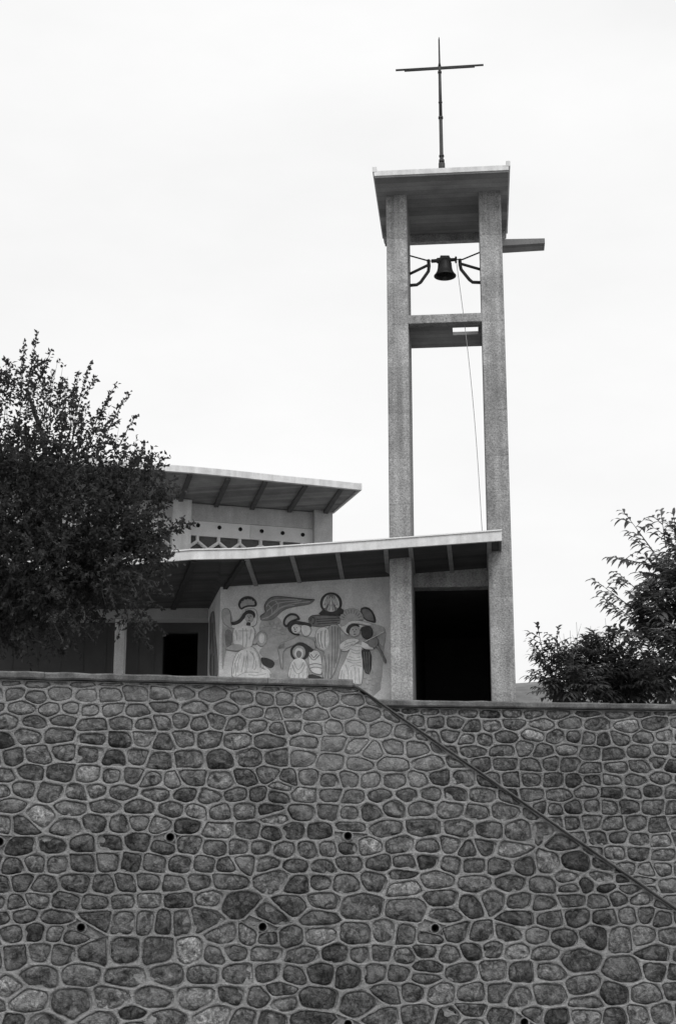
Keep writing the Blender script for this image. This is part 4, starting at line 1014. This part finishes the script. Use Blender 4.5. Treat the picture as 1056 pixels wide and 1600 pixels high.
# right-hand trees and shrubs with long drooping leaflets
def pinnate(name, label, cat, Y, trunk_px, blobs, sprigs, dens, seed, tone, group=None, ls=.17):
    rng = random.Random(seed)
    b = px(trunk_px[0], trunk_px[1], Y); base = Vector((b.x, Y, Z_TERR - .02)); o = empty(name, base); tag(o, label, cat, group)
    tk = MB(); lv = Leaves()
    def spray(p, d, ln, n):
        q = p + d * ln + Vector((0, 0, -.12 * ln)); tk.tube([p, p.lerp(q, .5) + Vector((0, 0, .04 * ln)), q], [.006, .005, .002], 4, False)
        sd_ = d.cross(Vector((0, 0, 1))); sd_ = sd_.normalized() if sd_.length > .05 else Vector((1, 0, 0)); tn = tone * rng.uniform(.65, 1.35)
        for i in range(n):
            t = (i + .5) / n; c = p.lerp(q, t) + Vector((0, 0, .08 * ln * math.sin(math.pi * t)))
            sgn = 1 if i % 2 else -1
            ld = (d * (.45 + .5 * t) + sd_ * sgn * (1 - .4 * t) + Vector((0, 0, .22)) + rv(rng) * .22).normalized()
            lv.droop(c, ld, ls * rng.uniform(.7, 1.15) * (1.05 - .3 * abs(t - .5)), ls * .26 * rng.uniform(.8, 1.2), tn * rng.uniform(.8, 1.25), .42)
    zt = max(px(u, v, Y).z for u, v, *_ in blobs); fk = Vector((base.x, Y, base.z + (zt - base.z) * .35))
    r0 = .02 + .03 * (zt - base.z)
    branch(tk, base, fk, r0, r0 * .7, rng, .05, 6, 8)
    for u, v, ru, rvv, dy in blobs:
        e = px(u, v, Y + rng.uniform(-.3, .3) * dy); branch(tk, fk, e, r0 * .5, .01, rng, .15, 6, 6)
        for _ in range(int(ru * rvv * dens)):
            w_ = rv(rng); o_ = w_ * rng.random() ** .45
            p = px(u + o_.x * ru, v - o_.z * rvv, Y + o_.y * dy)
            if noise.noise((p.x * 2.2, p.y * 2.2, p.z * 2.2 + seed)) < -.2 and rng.random() < .8: continue
            if p.z < Z_TERR + .05: continue
            d = (w_ * .8 + Vector((0, 0, .55)) + rv(rng) * .5).normalized(); spray(p, d, rng.uniform(.2, .36), rng.randint(8, 12))
    for a, b2 in sprigs:
        p, q = px(*a, Y - .2), px(*b2, Y - .2); tk.tube([p, p.lerp(q, .5), q], [.01, .007, .003], 5, False); d = (q - p); ln = d.length; d.normalize()
        for i in range(max(3, int(ln / .07))):
            t = (i + .5) / max(3, int(ln / .07)); c = p.lerp(q, t)
            spray(c, (d * .5 + Vector((rng.choice((-1, 1)) * .9, rng.uniform(-.6, .6), .25))).normalized(), ls * 1.1, 5)
        spray(q, d, ls * 1.0, 6)
    tk.build('trunk', M['bark'], o, origin=base); lv.build('crown', M['leaflet'], o, fix=False, colors=lv.col)
    return o
pinnate('pinnate_tree', 'tall loose tree with drooping leaves at the right edge behind the wall', 'tree', 20.0, (1075, 1090),
        [(1062, 1015, 72, 92, .9), (1056, 940, 46, 56, .7), (1080, 876, 42, 40, .6), (1140, 950, 110, 150, 1.0), (1015, 1040, 50, 50, .7), (1012, 960, 24, 24, .4), (1034, 900, 18, 26, .4)],
        [((1000, 960), (943, 917)), ((1012, 985), (958, 945)), ((1010, 935), (976, 905)), ((1025, 885), (972, 873)), ((1020, 862), (985, 814)), ((1040, 856), (1034, 816)), ((1005, 1000), (972, 985)), ((1058, 850), (1054, 822))], .038, 4, 1.4, ls=.2)
pinnate('shrub', 'low shrub with feathery leaves standing beside the tower behind the wall', 'shrub', 18.6, (868, 1100),
        [(878, 1066, 34, 30, .5), (908, 1074, 40, 22, .5), (858, 1040, 14, 18, .25)], [((852, 1040), (842, 992)), ((862, 1040), (869, 996)), ((858, 1050), (838, 1018)), ((880, 1050), (893, 1022))], .085, 9, .75, 'shrubs behind the wall', ls=.15)
pinnate('shrub', 'bushy rounded shrub between the feathery shrub and the tall tree', 'shrub', 19.2, (955, 1100),
        [(945, 1048, 52, 38, .6), (985, 1066, 55, 34, .6), (930, 1030, 30, 22, .4), (940, 1085, 60, 18, .5)], [((930, 1030), (913, 1018)), ((945, 1025), (948, 1004)), ((915, 1045), (895, 1030)), ((975, 1030), (985, 1010))], .085, 15, .48, 'shrubs behind the wall', ls=.15)
rng = random.Random(2); sk = MB()
for u0, u1, vt in ((885, 880, 990), (893, 890, 985), (906, 900, 972), (926, 922, 978), (938, 934, 990), (950, 945, 966), (955, 955, 984), (962, 966, 998), (915, 918, 995), (899, 905, 1000)):
    p = px(u0, 1100, 21.5); p.z = Z_TERR; q = px(u1, vt, 21.5); sk.tube([p, p.lerp(q, .6) + Vector((rng.uniform(-.04, .04), 0, 0)), q], [.011, .008, .003], 5)
    for i in range(2):
        t = rng.uniform(.72, .9); c = p.lerp(q, t); sk.tube([c, c + Vector((rng.choice((-1, 1)) * .07, 0, .2))], [.005, .002], 4)
tag(sk.build('dry_stalks', M['stalk']), 'clump of thin bare stalks rising behind the shrubs', 'plant')
